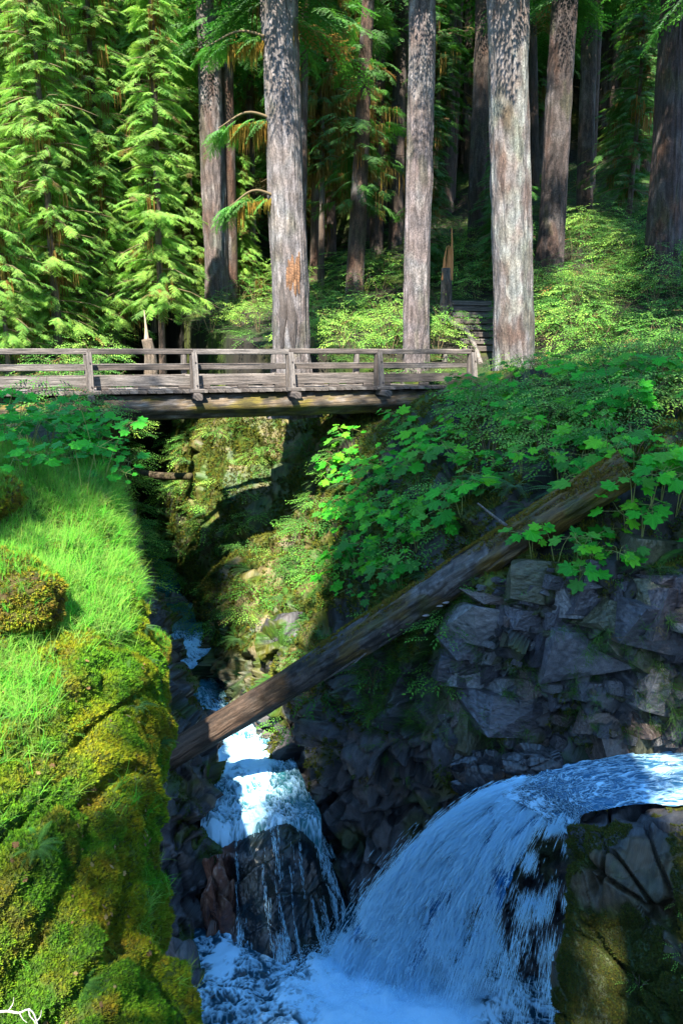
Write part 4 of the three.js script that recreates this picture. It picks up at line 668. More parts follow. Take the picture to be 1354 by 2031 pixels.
// ---------------------------------------------------------------- broken trees, trail steps
{
  const sn = base('broken_snag', 3.6, 2.2, -27); tag(sn, 'broken snag with splintered orange wood beside the trail steps', 'dead tree');
  part('trunk', tube([V(0, -0.4, 0), V(0, 0.8, 0), V(-0.02, 1.7, 0)], (t) => lerp(0.24, 0.17, t), 20, 40, (a, h) => 0.03 * fbm(Math.cos(a) * 2, h, Math.sin(a) * 2, 3), 1, (p) => mixc([0.24, 0.22, 0.21], [0.13, 0.10, 0.08], smooth(-0.1, 0.2, fbm(p.x * 4, p.y, p.z * 4, 3)))), M.bark, sn);
  for (let i = 0; i < 12; i++) { const a = i * 2.4, r = rr(0.06, 0.14), h = i === 0 ? 1.35 : rr(0.05, 0.9); part('splinter', tube([V(Math.cos(a) * r, 1.3, Math.sin(a) * r), V(Math.cos(a) * r + 0.02, 1.6 + h * 0.5, Math.sin(a) * r), V(0.04 + Math.cos(a) * r * 0.6, 1.65 + h, Math.sin(a) * r * 0.6)], (t) => 0.085 * (1 - 0.85 * t), 6, 8, (b, hh) => 0.02 * n3(hh * 6, b, i)), std({ color: C(0.50, 0.20, 0.07), roughness: 0.9 }), sn); }
  const st = base('broken_stump', -5.95, 0.4, -24); tag(st, 'pale broken stump standing just behind the bridge rail', 'stump');
  part('trunk', tube([V(0, -0.6, 0), V(0.02, 0.6, 0), V(-0.06, 1.1, 0)], (t) => lerp(0.26, 0.15, t), 18, 24, (a, h) => 0.05 * fbm(Math.cos(a) * 2, h, Math.sin(a) * 2, 3), 1, () => [0.42, 0.34, 0.26]), M.bark, st);
  for (let i = 0; i < 5; i++) part('splinter', tube([V(-0.06 + 0.06 * Math.cos(i * 1.3), 0.8, 0.06 * Math.sin(i * 1.3)), V(-0.08, 1.2 + 0.1 * i, 0), V(-0.1, 1.45 + 0.13 * i, 0)], (t) => 0.07 * (1 - 0.85 * t), 6, 6), std({ color: C(0.45, 0.33, 0.22), roughness: 0.9 }), st);
  const ts = base('trail_steps', 0, 0, 0); tag(ts, 'timber-edged trail steps climbing from the end of the bridge', 'steps');
  const treadMat = std({ color: C(0.30, 0.24, 0.19), map: grainTex, roughness: 1 }), treadGeo = new THREE.BoxGeometry(1.3, 0.3, 0.62), riser = beam(1.4, 0.17, 0.14, 0.02);
  for (let i = 0; i < 8; i++) { const x = 4.45 + 0.02 * i - 0.1 * Math.sin(i * 0.4), z = -24.0 - i * 0.52, y = 1.2 + i * 0.225; const t = part('tread', treadGeo, treadMat, ts); t.position.set(x, y - 0.1, z - 0.26); const r = part('riser', riser, i % 2 ? M.wood : M.woodDark, ts); r.position.set(x, y + 0.0, z + 0.1); }
  part('edge_pole', tube([V(4.0, 1.75, -24.8), V(3.7, 2.05, -26), V(3.6, 2.7, -28)], 0.075, 10, 20, (a, h) => 0.012 * n3(h * 3, a, 0)), M.woodPale, ts);
  part('edge_pole', tube([V(4.15, 0.75, -23.0), V(4.12, 1.25, -23.9), V(3.98, 1.8, -24.9)], 0.075, 10, 20, (a, h) => 0.012 * n3(h * 3, a, 0)), M.woodPale, ts);
  for (const [x, y, z] of [[3.65, 2.6, -27.8], [3.5, 2.3, -26.6]]) part('edge_post', tube([V(x, y - 0.4, z), V(x, y + 0.35, z)], 0.12, 10, 6, (a, h) => 0.015 * n3(h * 3, a, 0)), M.woodDark, ts);
  const fg = base('far_log', 0, 0, 0); tag(fg, 'sunlit log wedged across the gorge beyond the bridge', 'log');
  part('trunk', tube([V(-8.4, -3.0, -27.3), V(-6.6, -3.2, -26.6), V(-5.2, -3.12, -25.9)], (t) => lerp(0.16, 0.12, t), 14, 40, (a, h) => 0.02 * fbm(Math.cos(a), h, Math.sin(a), 3), 1, (p) => mixc([0.27, 0.21, 0.14], [0.17, 0.15, 0.05], smooth(-0.1, 0.2, fbm(p.x * 2, p.y * 2, p.z * 2, 3)))), std({ map: woodTex, roughness: 0.9, vertexColors: true }), fg);
  const db = base('dead_branch', -2.36, -3.72, -4.75); tag(db, 'bare white forked twig lying on the moss', 'branch');
  const pale = std({ color: C(0.62, 0.56, 0.52), roughness: 0.8 });
  for (const [pts, r] of [[[[-0.22, 0.03, 0], [-0.12, 0.06, 0.02], [-0.03, 0.055, 0.03], [0.04, 0.09, 0.03], [0.075, 0.07, 0.04], [0.10, 0.0, 0.05], [0.125, -0.1, 0.07]], 0.009], [[[0.04, 0.09, 0.03], [0.055, 0.05, 0.05], [0.09, 0.01, 0.06], [0.10, -0.02, 0.07]], 0.006], [[[0.10, 0.0, 0.05], [0.13, 0.04, 0.05], [0.14, 0.09, 0.04]], 0.005], [[[-0.12, 0.06, 0.02], [-0.09, 0.10, 0.0], [-0.075, 0.16, 0.0]], 0.004], [[[-0.03, 0.055, 0.03], [0.0, 0.02, 0.05], [0.035, 0.0, 0.06]], 0.004]]) part('twig', tube(pts.map((q) => V(...q)), (t) => r * (1 - 0.55 * t), 6, 16, (a, h) => 0.0025 * n3(h * 40, a, 1)), pale, db);
}

// ---------------------------------------------------------------- trees
const needleMat = leafMat(1, 1, 1, 0.5), twigMat = leafMat(1, 1, 1, 0.45), hangMat = leafMat(1, 1, 1, 0.3);
function sprays(name, parent, geo, mat, list) { // list: [position, outward, up, scale, colour]
  const im = new THREE.InstancedMesh(geo, mat, list.length), b = new THREE.Matrix4(), x = X3(0, 0, 0), y = X3(0, 0, 0), z = X3(0, 0, 0), col = new THREE.Color();
  list.forEach(([p, out, up, s, c], i) => { x.copy(out).normalize(); z.crossVectors(x, up).normalize(); y.crossVectors(z, x); b.makeBasis(x, y, z).scale(Array.isArray(s) ? X3(...s) : X3(s, s, s)).setPosition(p); im.setMatrixAt(i, b); im.setColorAt(i, col.setRGB(...c)); });
  im.name = name; im.userData.kind = 'stuff'; parent.add(im); return im;
}
const GREENS = { hemlock: [0.10, 0.31, 0.03], sunGreen: [0.24, 0.48, 0.065], shadeGreen: [0.055, 0.20, 0.02] };   // sun and shade put into leaf tones: middle, sunlit, shaded; some stands mix them
const vary = (c, k = 0.3) => { if (rnd() < 0.02) c = [0.24, 0.16, 0.04]; const a = rr(1 - k, 1 + k), w = rr(-0.12, 0.25); return [c[0] * a * (1 + w), c[1] * a, c[2] * a]; };
function crown(parent, ax, o) { // ax(h) -> point on the stem; o: from, to, reach, n, scale, tone, geo
  const list = [], limbs = [], hang = [];
  for (let i = 0; i < o.n; i++) {
    const t = Math.pow(rnd(), o.bias ?? 1.15), h = lerp(o.from, o.to, t), az = i * 2.399 + rr(-0.5, 0.5), reach = o.reach * Math.pow(1 - t, 0.75) * (0.95 + 0.9 * n3(h * 0.9 + o.n, Math.cos(az) * 1.3, Math.sin(az) * 1.3)) * rr(0.5, 1.2) + 0.25, c = ax(h), out = X3(Math.cos(az), rr(-0.42, -0.02), Math.sin(az)).normalize();
    const steps = reach > 1.2 ? 3 : 2;
    if (o.limbs && i % 3 === 0) limbs.push(tube([c, c.clone().addScaledVector(out, reach * 0.5).add(X3(0, 0.08 * reach, 0)), c.clone().addScaledVector(out, reach)], (q) => 0.025 * (1 - 0.8 * q), 4, 4));
    for (let k = 0; k < steps; k++) {
      const f = (k + 0.4) / steps, s = o.scale * rr(0.6, 1.1) * (1 - 0.2 * f), side = rr(-0.7, 0.7), d = out.clone().add(X3(-out.z * side, rr(-0.2, 0.05), out.x * side));
      list.push([c.clone().addScaledVector(out, reach * f * 0.85).add(X3(0, 0.08 * reach * Math.sin(f * 3) + rr(-0.12, 0.1), 0)), d, X3(rr(-0.25, 0.25), 1, rr(-0.25, 0.25)), s, vary(o.tone)]);
      if (o.moss && rnd() < o.moss) hang.push([c.clone().addScaledVector(out, reach * f * 0.8), X3(Math.cos(az), 0, Math.sin(az)), X3(0, 1, 0), rr(0.7, 1.9), vary([0.17, 0.115, 0.022])]);
    }
  }
  const gs = o.geo ?? SPRAY; gs.forEach((g, k) => sprays('crown', parent, g, needleMat, list.filter((_, i) => i % gs.length === k)));
  if (limbs.length) part('branches', mergeGeometries(limbs), M.stem, parent).userData.kind = 'stuff';
  if (hang.length) sprays('hanging_moss', parent, HANG[0], hangMat, hang);
}
function barkGeo(b, t, rb, rt, o) { // stem from below ground, through t, on to the top of the tree
  const d = X3(t[0] - b[0], t[1] - b[1], t[2] - b[2]).normalize(), B = X3(...b), T = X3(...t), L = B.distanceTo(T), low = B.clone().addScaledVector(d, -(o.sink ?? 1.4)), high = T.clone().addScaledVector(d, 0.6), k = Math.max(8, Math.round(6.283 * rb / 0.085)), ph = rnd() * 40, tone = o.tone;
  const bump = o.fine ? (a, h, r) => { const x = a / 6.2832 * k, w = 0.9 * n3(Math.cos(a) * 2 + ph, h * 0.6, Math.sin(a) * 2), f = Math.abs(pnoise(x + w, h * 0.8 + ph, k, 9999, 3) - 0.5) * 2, g = pnoise(x * 2 + w, h * 3, 2 * k, 9999, 7); return 0.055 * f + 0.014 * g + 0.05 * n3(Math.cos(a) * 0.9 + ph, h * 0.25, Math.sin(a) * 0.9) + 0.55 * r * Math.exp(-h / 0.9) * (0.7 + 0.5 * Math.cos(a * 5 + ph)); } : (a, h, r) => 0.03 * n3(Math.cos(a) * 1.5 + ph, h * 0.5, Math.sin(a) * 1.5) + 0.3 * r * Math.exp(-h / 0.8);
  const col = (p) => { const l = smooth(0.02, 0.25, fbm(p.x * 1.6 + ph, p.y * 0.8, p.z * 1.6, 4)), r = smooth(0.05, 0.3, fbm(p.x * 2.2, p.y * 0.7 + ph, p.z * 2.2, 4)), m = smooth(0.16, 0.3, fbm(p.x * 1.2, p.y * 0.5, p.z * 1.2 + ph, 4)), s = clamp(0.8 + 1.0 * n3(p.x * 13, p.y * 1.6, p.z * 13)); return mixc(mixc(mixc(tone, o.lichen ?? [0.58, 0.58, 0.59], l * 0.7), [0.24, 0.12, 0.075], r * (o.red ?? 0.5)), [0.13, 0.16, 0.06], m * 0.4).map((x) => x * (0.5 + 0.55 * s)); };
  const main = tube([low, B, T, high], (q) => lerp(rb, rt, q), o.fine ? 110 : 26, o.fine ? 330 : 60, bump, 0.55, col, false);
  const up = o.up ?? 16, hi = tube([high, high.clone().addScaledVector(d, up * 0.5), high.clone().addScaledVector(d, up)], (q) => lerp(rt, 0.06, q), 12, 8, null, 0.55, col, false);
  return { geo: mergeGeometries([main, hi]), d, B, T, L };
}
function bigTree(key, label, o) {
  const [b0, t, rb, rt] = TRUNKS[key], gy = Math.min(b0[1], ground(b0[0], -b0[2])), f = (gy - b0[1]) / (t[1] - b0[1]), b = [lerp(b0[0], t[0], f), gy, b0[2]], g = base(o.name ?? 'conifer_tree', 0, 0, 0); tag(g, label, 'tree', o.group);
  const { geo, d, B } = barkGeo(b, t, rb, rt, o); part('trunk', geo, M.bark, g);
  if (o.crown) crown(g, (h) => B.clone().addScaledVector(d, (h - B.y) / d.y), o.crown);
  return { g, d, B };
}
const GREY = [0.44, 0.41, 0.42], BROWN = [0.17, 0.13, 0.11], WARM = [0.24, 0.16, 0.12];
const HIGH = { from: 10.5, to: 27, reach: 2.6, n: 80, scale: 1.7, tone: GREENS.shadeGreen, geo: FARSPRAY, moss: 0 };
const A = bigTree('A', 'thick pale grey trunk with a torn scar at its foot, behind the bridge rail', { fine: true, tone: GREY, red: 0.25, crown: { ...HIGH, from: 9.6, moss: 0.15 } });
{ // the scar: a hollow edge of torn bark and bare orange wood, and two low mossy boughs
  const { g, B } = A;
  const c = (dx, y, dz) => X3(B.x + dx, y, B.z + dz);
  for (const [pts, r] of [[[c(-0.28, 1.2, 0.48), c(-0.22, 2.2, 0.52), c(-0.26, 3.2, 0.45)], 0.10], [[c(0.05, 1.1, 0.55), c(0.02, 2.0, 0.55), c(-0.06, 2.9, 0.5)], 0.12]]) part('bark_ridge', tube(pts, (q) => r * Math.sin(Math.PI * clamp(q * 0.9 + 0.08)) + 0.02, 12, 30, (a, h) => 0.03 * fbm(Math.cos(a) * 2, h * 3, Math.sin(a) * 2, 3), 0.55, () => [0.26, 0.23, 0.22]), M.bark, g);
  { const orange = std({ color: C(0.50, 0.27, 0.14), map: woodTex, roughness: 0.9 }); // strips of bare wood where the bark has torn away
    for (let i = 0; i < 7; i++) { const dx = -0.10 + 0.055 * i, y0 = rr(2.5, 3.0), y1 = y0 + rr(0.5, 1.25), z = Math.sqrt(Math.max(0.02, 0.56 * 0.56 - dx * dx)); part('bare_wood', tube([c(dx, y0, z - 0.05), c(dx + rr(-0.03, 0.03), (y0 + y1) / 2, z - 0.035), c(dx + rr(-0.04, 0.04), y1, z - 0.075)], (q) => 0.045 * Math.sin(Math.PI * clamp(q * 0.9 + 0.06)) + 0.008, 7, 14, (a, h) => 0.015 * n3(h * 6 + i, a, 1)), orange, g); } }
  for (const [y, len, m] of [[7.4, 1.55, 10], [5.4, 1.3, 5], [9.4, 1.8, 6]]) {
    const p0 = c(-0.35, y, 0.2), end = c(-0.35 - len, y - 0.35, 0.75), list = [], hang = [];
    part('bough', tube([p0, c(-0.35 - len * 0.5, y + 0.12, 0.5), end], (q) => 0.05 * (1 - 0.75 * q), 7, 12), M.stem, g);
    for (let i = 0; i < 22; i++) { const f = rr(0.15, 1), p = p0.clone().lerp(end, f).add(X3(0, 0.12 * Math.sin(f * 3) + rr(-0.1, 0.05), rr(-0.15, 0.15))); list.push([p, X3(-1, rr(-0.7, -0.1), rr(-1.1, 1.1)), X3(0, 1, 0), rr(0.45, 0.8), vary(GREENS.hemlock)]); }
    for (let i = 0; i < m; i++) { const f = rr(0.15, 0.8); hang.push([p0.clone().lerp(end, f), X3(1, 0, 0), X3(0, 1, 0), [1.2, rr(0.9, 1.9), 1.2], vary([0.26, 0.17, 0.02])]); }
    sprays('bough_needles', g, SPRAY[1], needleMat, list); sprays('hanging_moss', g, HANG[1], hangMat, hang);
  }
  const knot = part('knot', new THREE.SphereGeometry(0.1, 12, 8), std({ color: C(0.24, 0.16, 0.04), roughness: 1 }), g); knot.position.set(B.x - 0.48, 8.9, B.z + 0.2); knot.scale.set(1, 1.5, 1);
}
bigTree('B', 'straight slim grey-pink trunk rising behind the bridge before the splintered snag', { fine: true, tone: [0.40, 0.35, 0.36], red: 0.25, crown: { ...HIGH, from: 12 } });
bigTree('C', 'thick furrowed pale trunk beside the trail steps at the end of the bridge', { fine: true, tone: [0.42, 0.39, 0.39], lichen: [0.56, 0.63, 0.60], red: 0.6, crown: { ...HIGH, from: 11.5, reach: 3.8, n: 170 } });
bigTree('D', 'dark brown furrowed trunk with a flared foot above the trail steps', { fine: true, tone: BROWN, lichen: [0.2, 0.19, 0.18], crown: { ...HIGH, from: 15, to: 30 } });
bigTree('E', 'dark upright trunk on the slope just uphill of the thick furrowed trunk', { fine: true, tone: [0.15, 0.12, 0.12], lichen: [0.26, 0.24, 0.25], crown: { ...HIGH, from: 13, to: 29, tone: GREENS.shadeGreen } });
bigTree('F', 'slim brown trunk on the slope with a pale lower bole', { tone: BROWN, lichen: [0.34, 0.3, 0.3], crown: { ...HIGH, from: 15.5, to: 30, n: 110 } });
bigTree('G', 'very thick dark trunk high on the bushy slope', { fine: true, tone: [0.15, 0.11, 0.11], lichen: [0.22, 0.2, 0.2], red: 0.8, crown: { ...HIGH, from: 13, to: 29 } });
bigTree('H', 'larger stem of the paired trunks growing side by side', { fine: true, tone: [0.33, 0.28, 0.28], red: 0.6, crown: { ...HIGH, from: 12.6, to: 29, tone: GREENS.hemlock, moss: 0.2 } });
bigTree('H2', 'slimmer reddish stem of the paired trunks growing side by side', { tone: WARM, red: 0.9, crown: { ...HIGH, from: 13, to: 27, n: 80 } });
bigTree('I', 'trunk with a bent reddish foot wrapped in needles behind the bridge', { tone: WARM, red: 0.8, crown: { from: 6.5, to: 22, reach: 1.9, n: 90, scale: 1.0, tone: GREENS.shadeGreen, moss: 0.25 } });
for (const k of ['K', 'P', 'Q', 'R']) bigTree(k, 'dark trunk standing in the deep shade of the forest', { tone: BROWN, lichen: [0.2, 0.18, 0.18], group: 'shaded trunks deep in the forest', crown: { ...HIGH, from: 15, to: 30, n: 50, tone: GREENS.shadeGreen } });
for (const k of ['L', 'S', 'Y', 'AB']) bigTree(k, 'thin reddish trunk between the thick grey trunks', { tone: WARM, red: 0.8, up: 8, group: 'thin reddish trunks between the thick grey ones', crown: { from: 11, to: 22, reach: 1.6, n: 60, scale: 0.9, tone: GREENS.shadeGreen, moss: 0.3 } });
for (const k of ['M', 'Z', 'AA']) bigTree(k, 'brown trunk far up the forest slope', { tone: BROWN, group: 'brown trunks far up the slope', crown: { ...HIGH, from: 19, to: 33, n: 50 } });
for (const k of ['N', 'O', 'AC']) bigTree(k, 'grey trunk far up the forest slope catching the sun', { tone: BROWN, group: 'grey trunks far up the slope', crown: { ...HIGH, from: 21, to: 34, n: 50 } });
for (let i = 0, n = 0; n < 30 && i < 400; i++) { // slim far boles between the near ones
  const D = rr(37, 58), x = rr(-0.12, 0.46) * D, y = ground(x, D), h = rr(22, 30), r = rr(0.13, 0.32), g = base('slim_tree', x, y, -D); n++; const pale = n % 3; tag(g, pale ? 'slim reddish-grey bole far back between the big trunks' : 'slim pale bole far back between the big trunks', 'tree', pale ? 'slim reddish boles far back' : 'slim pale boles far back');
  part('trunk', tube([X3(0, -1, 0), X3(rr(-0.2, 0.2), h * 0.5, 0), X3(rr(-0.4, 0.4), h, 0)], (t) => lerp(r, 0.05, t), 12, 20, null, 0.55, pale ? () => [0.30, 0.22, 0.19] : () => [0.38, 0.34, 0.33], false), M.bark, g);
  crown(g, (q) => X3(0, q, 0), { from: h * 0.55, to: h, reach: 2, n: 40, scale: 1.5, tone: GREENS.hemlock, geo: FARSPRAY });
}
// feathery hemlocks that fill the sunny side
for (const [k, from, n] of [['T', 2.2, 230], ['U', 2.6, 200], ['V', 4, 200], ['X', 3.2, 200]]) bigTree(k, { T: 'sunlit hemlock with a reddish stem and drooping pale green sprays', U: 'thin hemlock beside the broken stump with bare lower twigs', V: 'hemlock with a thick grey stem among sunlit foliage', X: 'slender hemlock with long drooping sunlit branches' }[k], { name: 'hemlock_tree', tone: [0.30, 0.22, 0.17], lichen: [0.5, 0.46, 0.42], red: 0.5, up: 10, crown: { from, to: k === 'U' ? 13 : 23, reach: k === 'U' ? 1.5 : 2.3, n: Math.round(n * 1.5), scale: 0.72, tone: GREENS.sunGreen, limbs: true, bias: 1.0, moss: 0.05 } });
function hemlock(x, D, h, o) { const y = ground(x, D), g = base('hemlock_tree', x, y, -D); tag(g, o.label, 'tree', o.group); part('trunk', tube([X3(0, -0.5, 0), X3(rr(-0.1, 0.1), h * 0.5, 0), X3(rr(-0.2, 0.2), h, 0)], (t) => lerp(h * 0.0085 + 0.03, 0.02, t), 12, 30, null, 0.55, (p) => mixc([0.26, 0.19, 0.15], [0.44, 0.40, 0.36], smooth(0, 0.2, fbm(p.x * 3 + x, p.y, p.z * 3, 3))), false), M.bark, g); crown(g, (q) => X3(0, q, 0), { from: 0.8, to: h, reach: (h * 0.12 + 0.5) * rr(0.85, 1.25), n: Math.round(h * 27 + 40), scale: 0.64, tone: GREENS.hemlock, limbs: true, bias: 1.0, moss: 0.10, ...o }); return g; }
for (const [x, D, h, tone] of [[-9.3, 25.5, 15, 'sunGreen'], [-11.6, 30, 20, 'hemlock'], [-9.1, 30.5, 19, 'sunGreen'], [-13.0, 27, 18, 'hemlock'], [-8.6, 36.5, 21, 'hemlock'], [-14.8, 33, 22, 'sunGreen'], [-12.2, 36, 24, 'sunGreen'], [-10.2, 41, 24, 'hemlock'], [-7.0, 39.5, 22, 'sunGreen'], [-15, 24, 14, 'hemlock'], [-16.5, 40, 24, 'sunGreen'], [-8.2, 27.6, 7, 'sunGreen'], [-10.2, 23.6, 6.5, 'sunGreen'], [-12.2, 24.5, 9, 'hemlock'], [-10.9, 27.2, 11, 'sunGreen'], [-8.0, 33.2, 13, 'sunGreen'], [-9.8, 33.6, 16, 'hemlock'], [-13.6, 30, 14, 'sunGreen'], [-11.2, 33, 15, 'sunGreen'], [-6.6, 35.2, 9, 'sunGreen'], [-7.6, 37, 14, 'hemlock'], [-14.2, 36.5, 18, 'sunGreen'], [-16, 29, 17, 'hemlock'], [-9.0, 38.8, 19, 'sunGreen'], [-4.4, 34.5, 6, 'sunGreen'], [-5.6, 40.5, 20, 'hemlock']]) hemlock(x, D, h, { tone: GREENS[tone], label: `${h < 12 ? 'low young' : h > 20 ? 'very tall' : 'mid-sized'} ${tone === 'sunGreen' ? 'yellow-green' : 'deep green'} hemlock with drooping sprays on the sunny side of the forest`, group: `${h < 12 ? 'low young' : h > 20 ? 'very tall' : 'mid-sized'} ${tone === 'sunGreen' ? 'yellow-green' : 'deep green'} hemlocks beyond the bridge` });
for (const [x, D, h, tone, from] of [[-6.9, 39, 17, 'shadeGreen', 1], [-2.4, 42, 16, 'hemlock', 2], [-0.9, 34.5, 15, 'shadeGreen', 4.5], [0.8, 38, 15, 'hemlock', 3], [2.4, 44, 17, 'sunGreen', 2.5], [4.4, 38.5, 14, 'shadeGreen', 4], [7.4, 46, 16, 'sunGreen', 2], [11.8, 33, 11, 'shadeGreen', 1.2], [13.8, 38, 13, 'hemlock', 1.2], [9.2, 42, 15, 'hemlock', 3], [15.5, 43, 14, 'sunGreen', 1], [3.3, 30.5, 6.5, 'shadeGreen', 0.6], [5.8, 29, 4.6, 'shadeGreen', 0.5], [6.3, 31.2, 5, 'shadeGreen', 0.5]]) hemlock(x, D, h, { tone: GREENS[tone], from, moss: x < 3 && h > 12 ? 0.55 : 0.05, label: h > 8 ? 'shaded hemlock with moss-hung boughs between the big trunks' : 'small shaded young hemlock near the trail steps', group: h > 8 ? 'shaded hemlocks among the big trunks' : 'young hemlocks near the trail steps' });
// far conifers up the hillside: three kinds, each copied
{
  const kinds = [0, 1, 2].map((k) => { const g = new THREE.Group(), h = 22 + 3 * k; part('trunk', tube([X3(0, -1, 0), X3(0.1, h * 0.5, 0), X3(0, h, 0)], (t) => lerp(0.34, 0.04, t), 9, 8, null, 0.55, () => (k === 1 ? [0.36, 0.32, 0.31] : [0.24, 0.19, 0.16]), false), M.bark, g); crown(g, (q) => X3(0, q, 0), { from: k === 1 ? 5 : 1.2, to: h, reach: 3.3, n: 190, scale: 2.0, tone: k === 2 ? GREENS.sunGreen : GREENS.hemlock, geo: FARSPRAY, bias: 1.0 }); return g; });
  let i = 0; const spots = [];
  while (spots.length < 120 && i++ < 4000) { const D = 43 + 55 * Math.pow(rnd(), 1.4), x = rr(-0.62, 0.62) * D; if (spots.some(([a, b]) => Math.hypot(a - x, b - D) < 2.6)) continue; spots.push([x, D]); }
  spots.forEach(([x, D], n) => { const k = x > 2 && D < 60 ? 1 : Math.floor(rnd() * 3), g = kinds[k].clone(); top(g, 'far_conifer'); g.position.set(x, ground(x, D), -D); g.rotation.y = rr(0, 6.28); const s = rr(0.8, 1.2); g.scale.set(s, s, s); tag(g, ['tall full conifer far up the hillside', 'pale-stemmed conifer far up the hillside', 'yellow-green conifer far up the hillside'][k], 'tree', ['full conifers up the hillside', 'pale-stemmed conifers up the hillside', 'yellow-green conifers up the hillside'][k]); });
}
// unseen conifers added where their crowns shade the gorge, banks and slope
for (const [x, z, h, from, reach, n] of SHADE) {
  const g = base('tall_conifer', x, -1, z); tag(g, 'unseen tall conifer added for the shade of its crown', 'tree', 'unseen conifers added for shade');
  part('trunk', tube([X3(0, -1, 0), X3(0, h * 0.5, 0), X3(0, h, 0)], (t) => lerp(0.5, 0.06, t), 12, 12, null, 0.55, () => BROWN, false), M.bark, g);
  crown(g, (q) => X3(0, q, 0), { from, to: h, reach, n, scale: 2.2, tone: GREENS.shadeGreen, geo: FARSPRAY, bias: 1.0 });
}

// ---------------------------------------------------------------- plants
function scatter(sheet, n, [u0, u1], [v0, v1], accept, cb) { // even by area
  const K = 36, cum = []; let s = 0;
  for (let j = 0; j < K; j++) for (let i = 0; i < K; i++) { const u = lerp(u0, u1, (i + 0.5) / K), v = lerp(v0, v1, (j + 0.5) / K), a = sheet.raw(lerp(u0, u1, (i + 1) / K), v).sub(sheet.raw(lerp(u0, u1, i / K), v)), b = sheet.raw(u, lerp(v0, v1, (j + 1) / K)).sub(sheet.raw(u, lerp(v0, v1, j / K))); s += a.cross(b).length(); cum.push(s); }
  for (let t = 0; t < n; t++) {
    const r = rnd() * s; let lo = 0, hi = cum.length - 1; while (lo < hi) { const m = (lo + hi) >> 1; if (cum[m] < r) lo = m + 1; else hi = m; }
    const i = lo % K, j = Math.floor(lo / K), u = lerp(u0, u1, (i + rnd()) / K), v = lerp(v0, v1, (j + rnd()) / K), raw = sheet.raw(u, v); if (!accept(raw, u, v)) continue;
    const { p, n: nn } = sheet.at(u, v); cb(p, nn, u, v);
  }
}
function instances(name, geo, mat, list, label, kindName) { // list of [matrix, colour]
  const im = new THREE.InstancedMesh(geo, mat, list.length), c = new THREE.Color(); list.forEach(([m, k], i) => { im.setMatrixAt(i, m); im.setColorAt(i, c.setRGB(...k)); });
  top(im, name); return tag(im, label, null, null, 'stuff');
}
const Q = new THREE.Quaternion(), UP = X3(0, 1, 0);
const place = (p, dir, s, spin = rr(0, 6.28)) => { Q.setFromUnitVectors(UP, dir.clone().normalize()).multiply(new THREE.Quaternion().setFromAxisAngle(UP, spin)); return new THREE.Matrix4().compose(p, Q, Array.isArray(s) ? X3(...s) : X3(s, s, s)); };

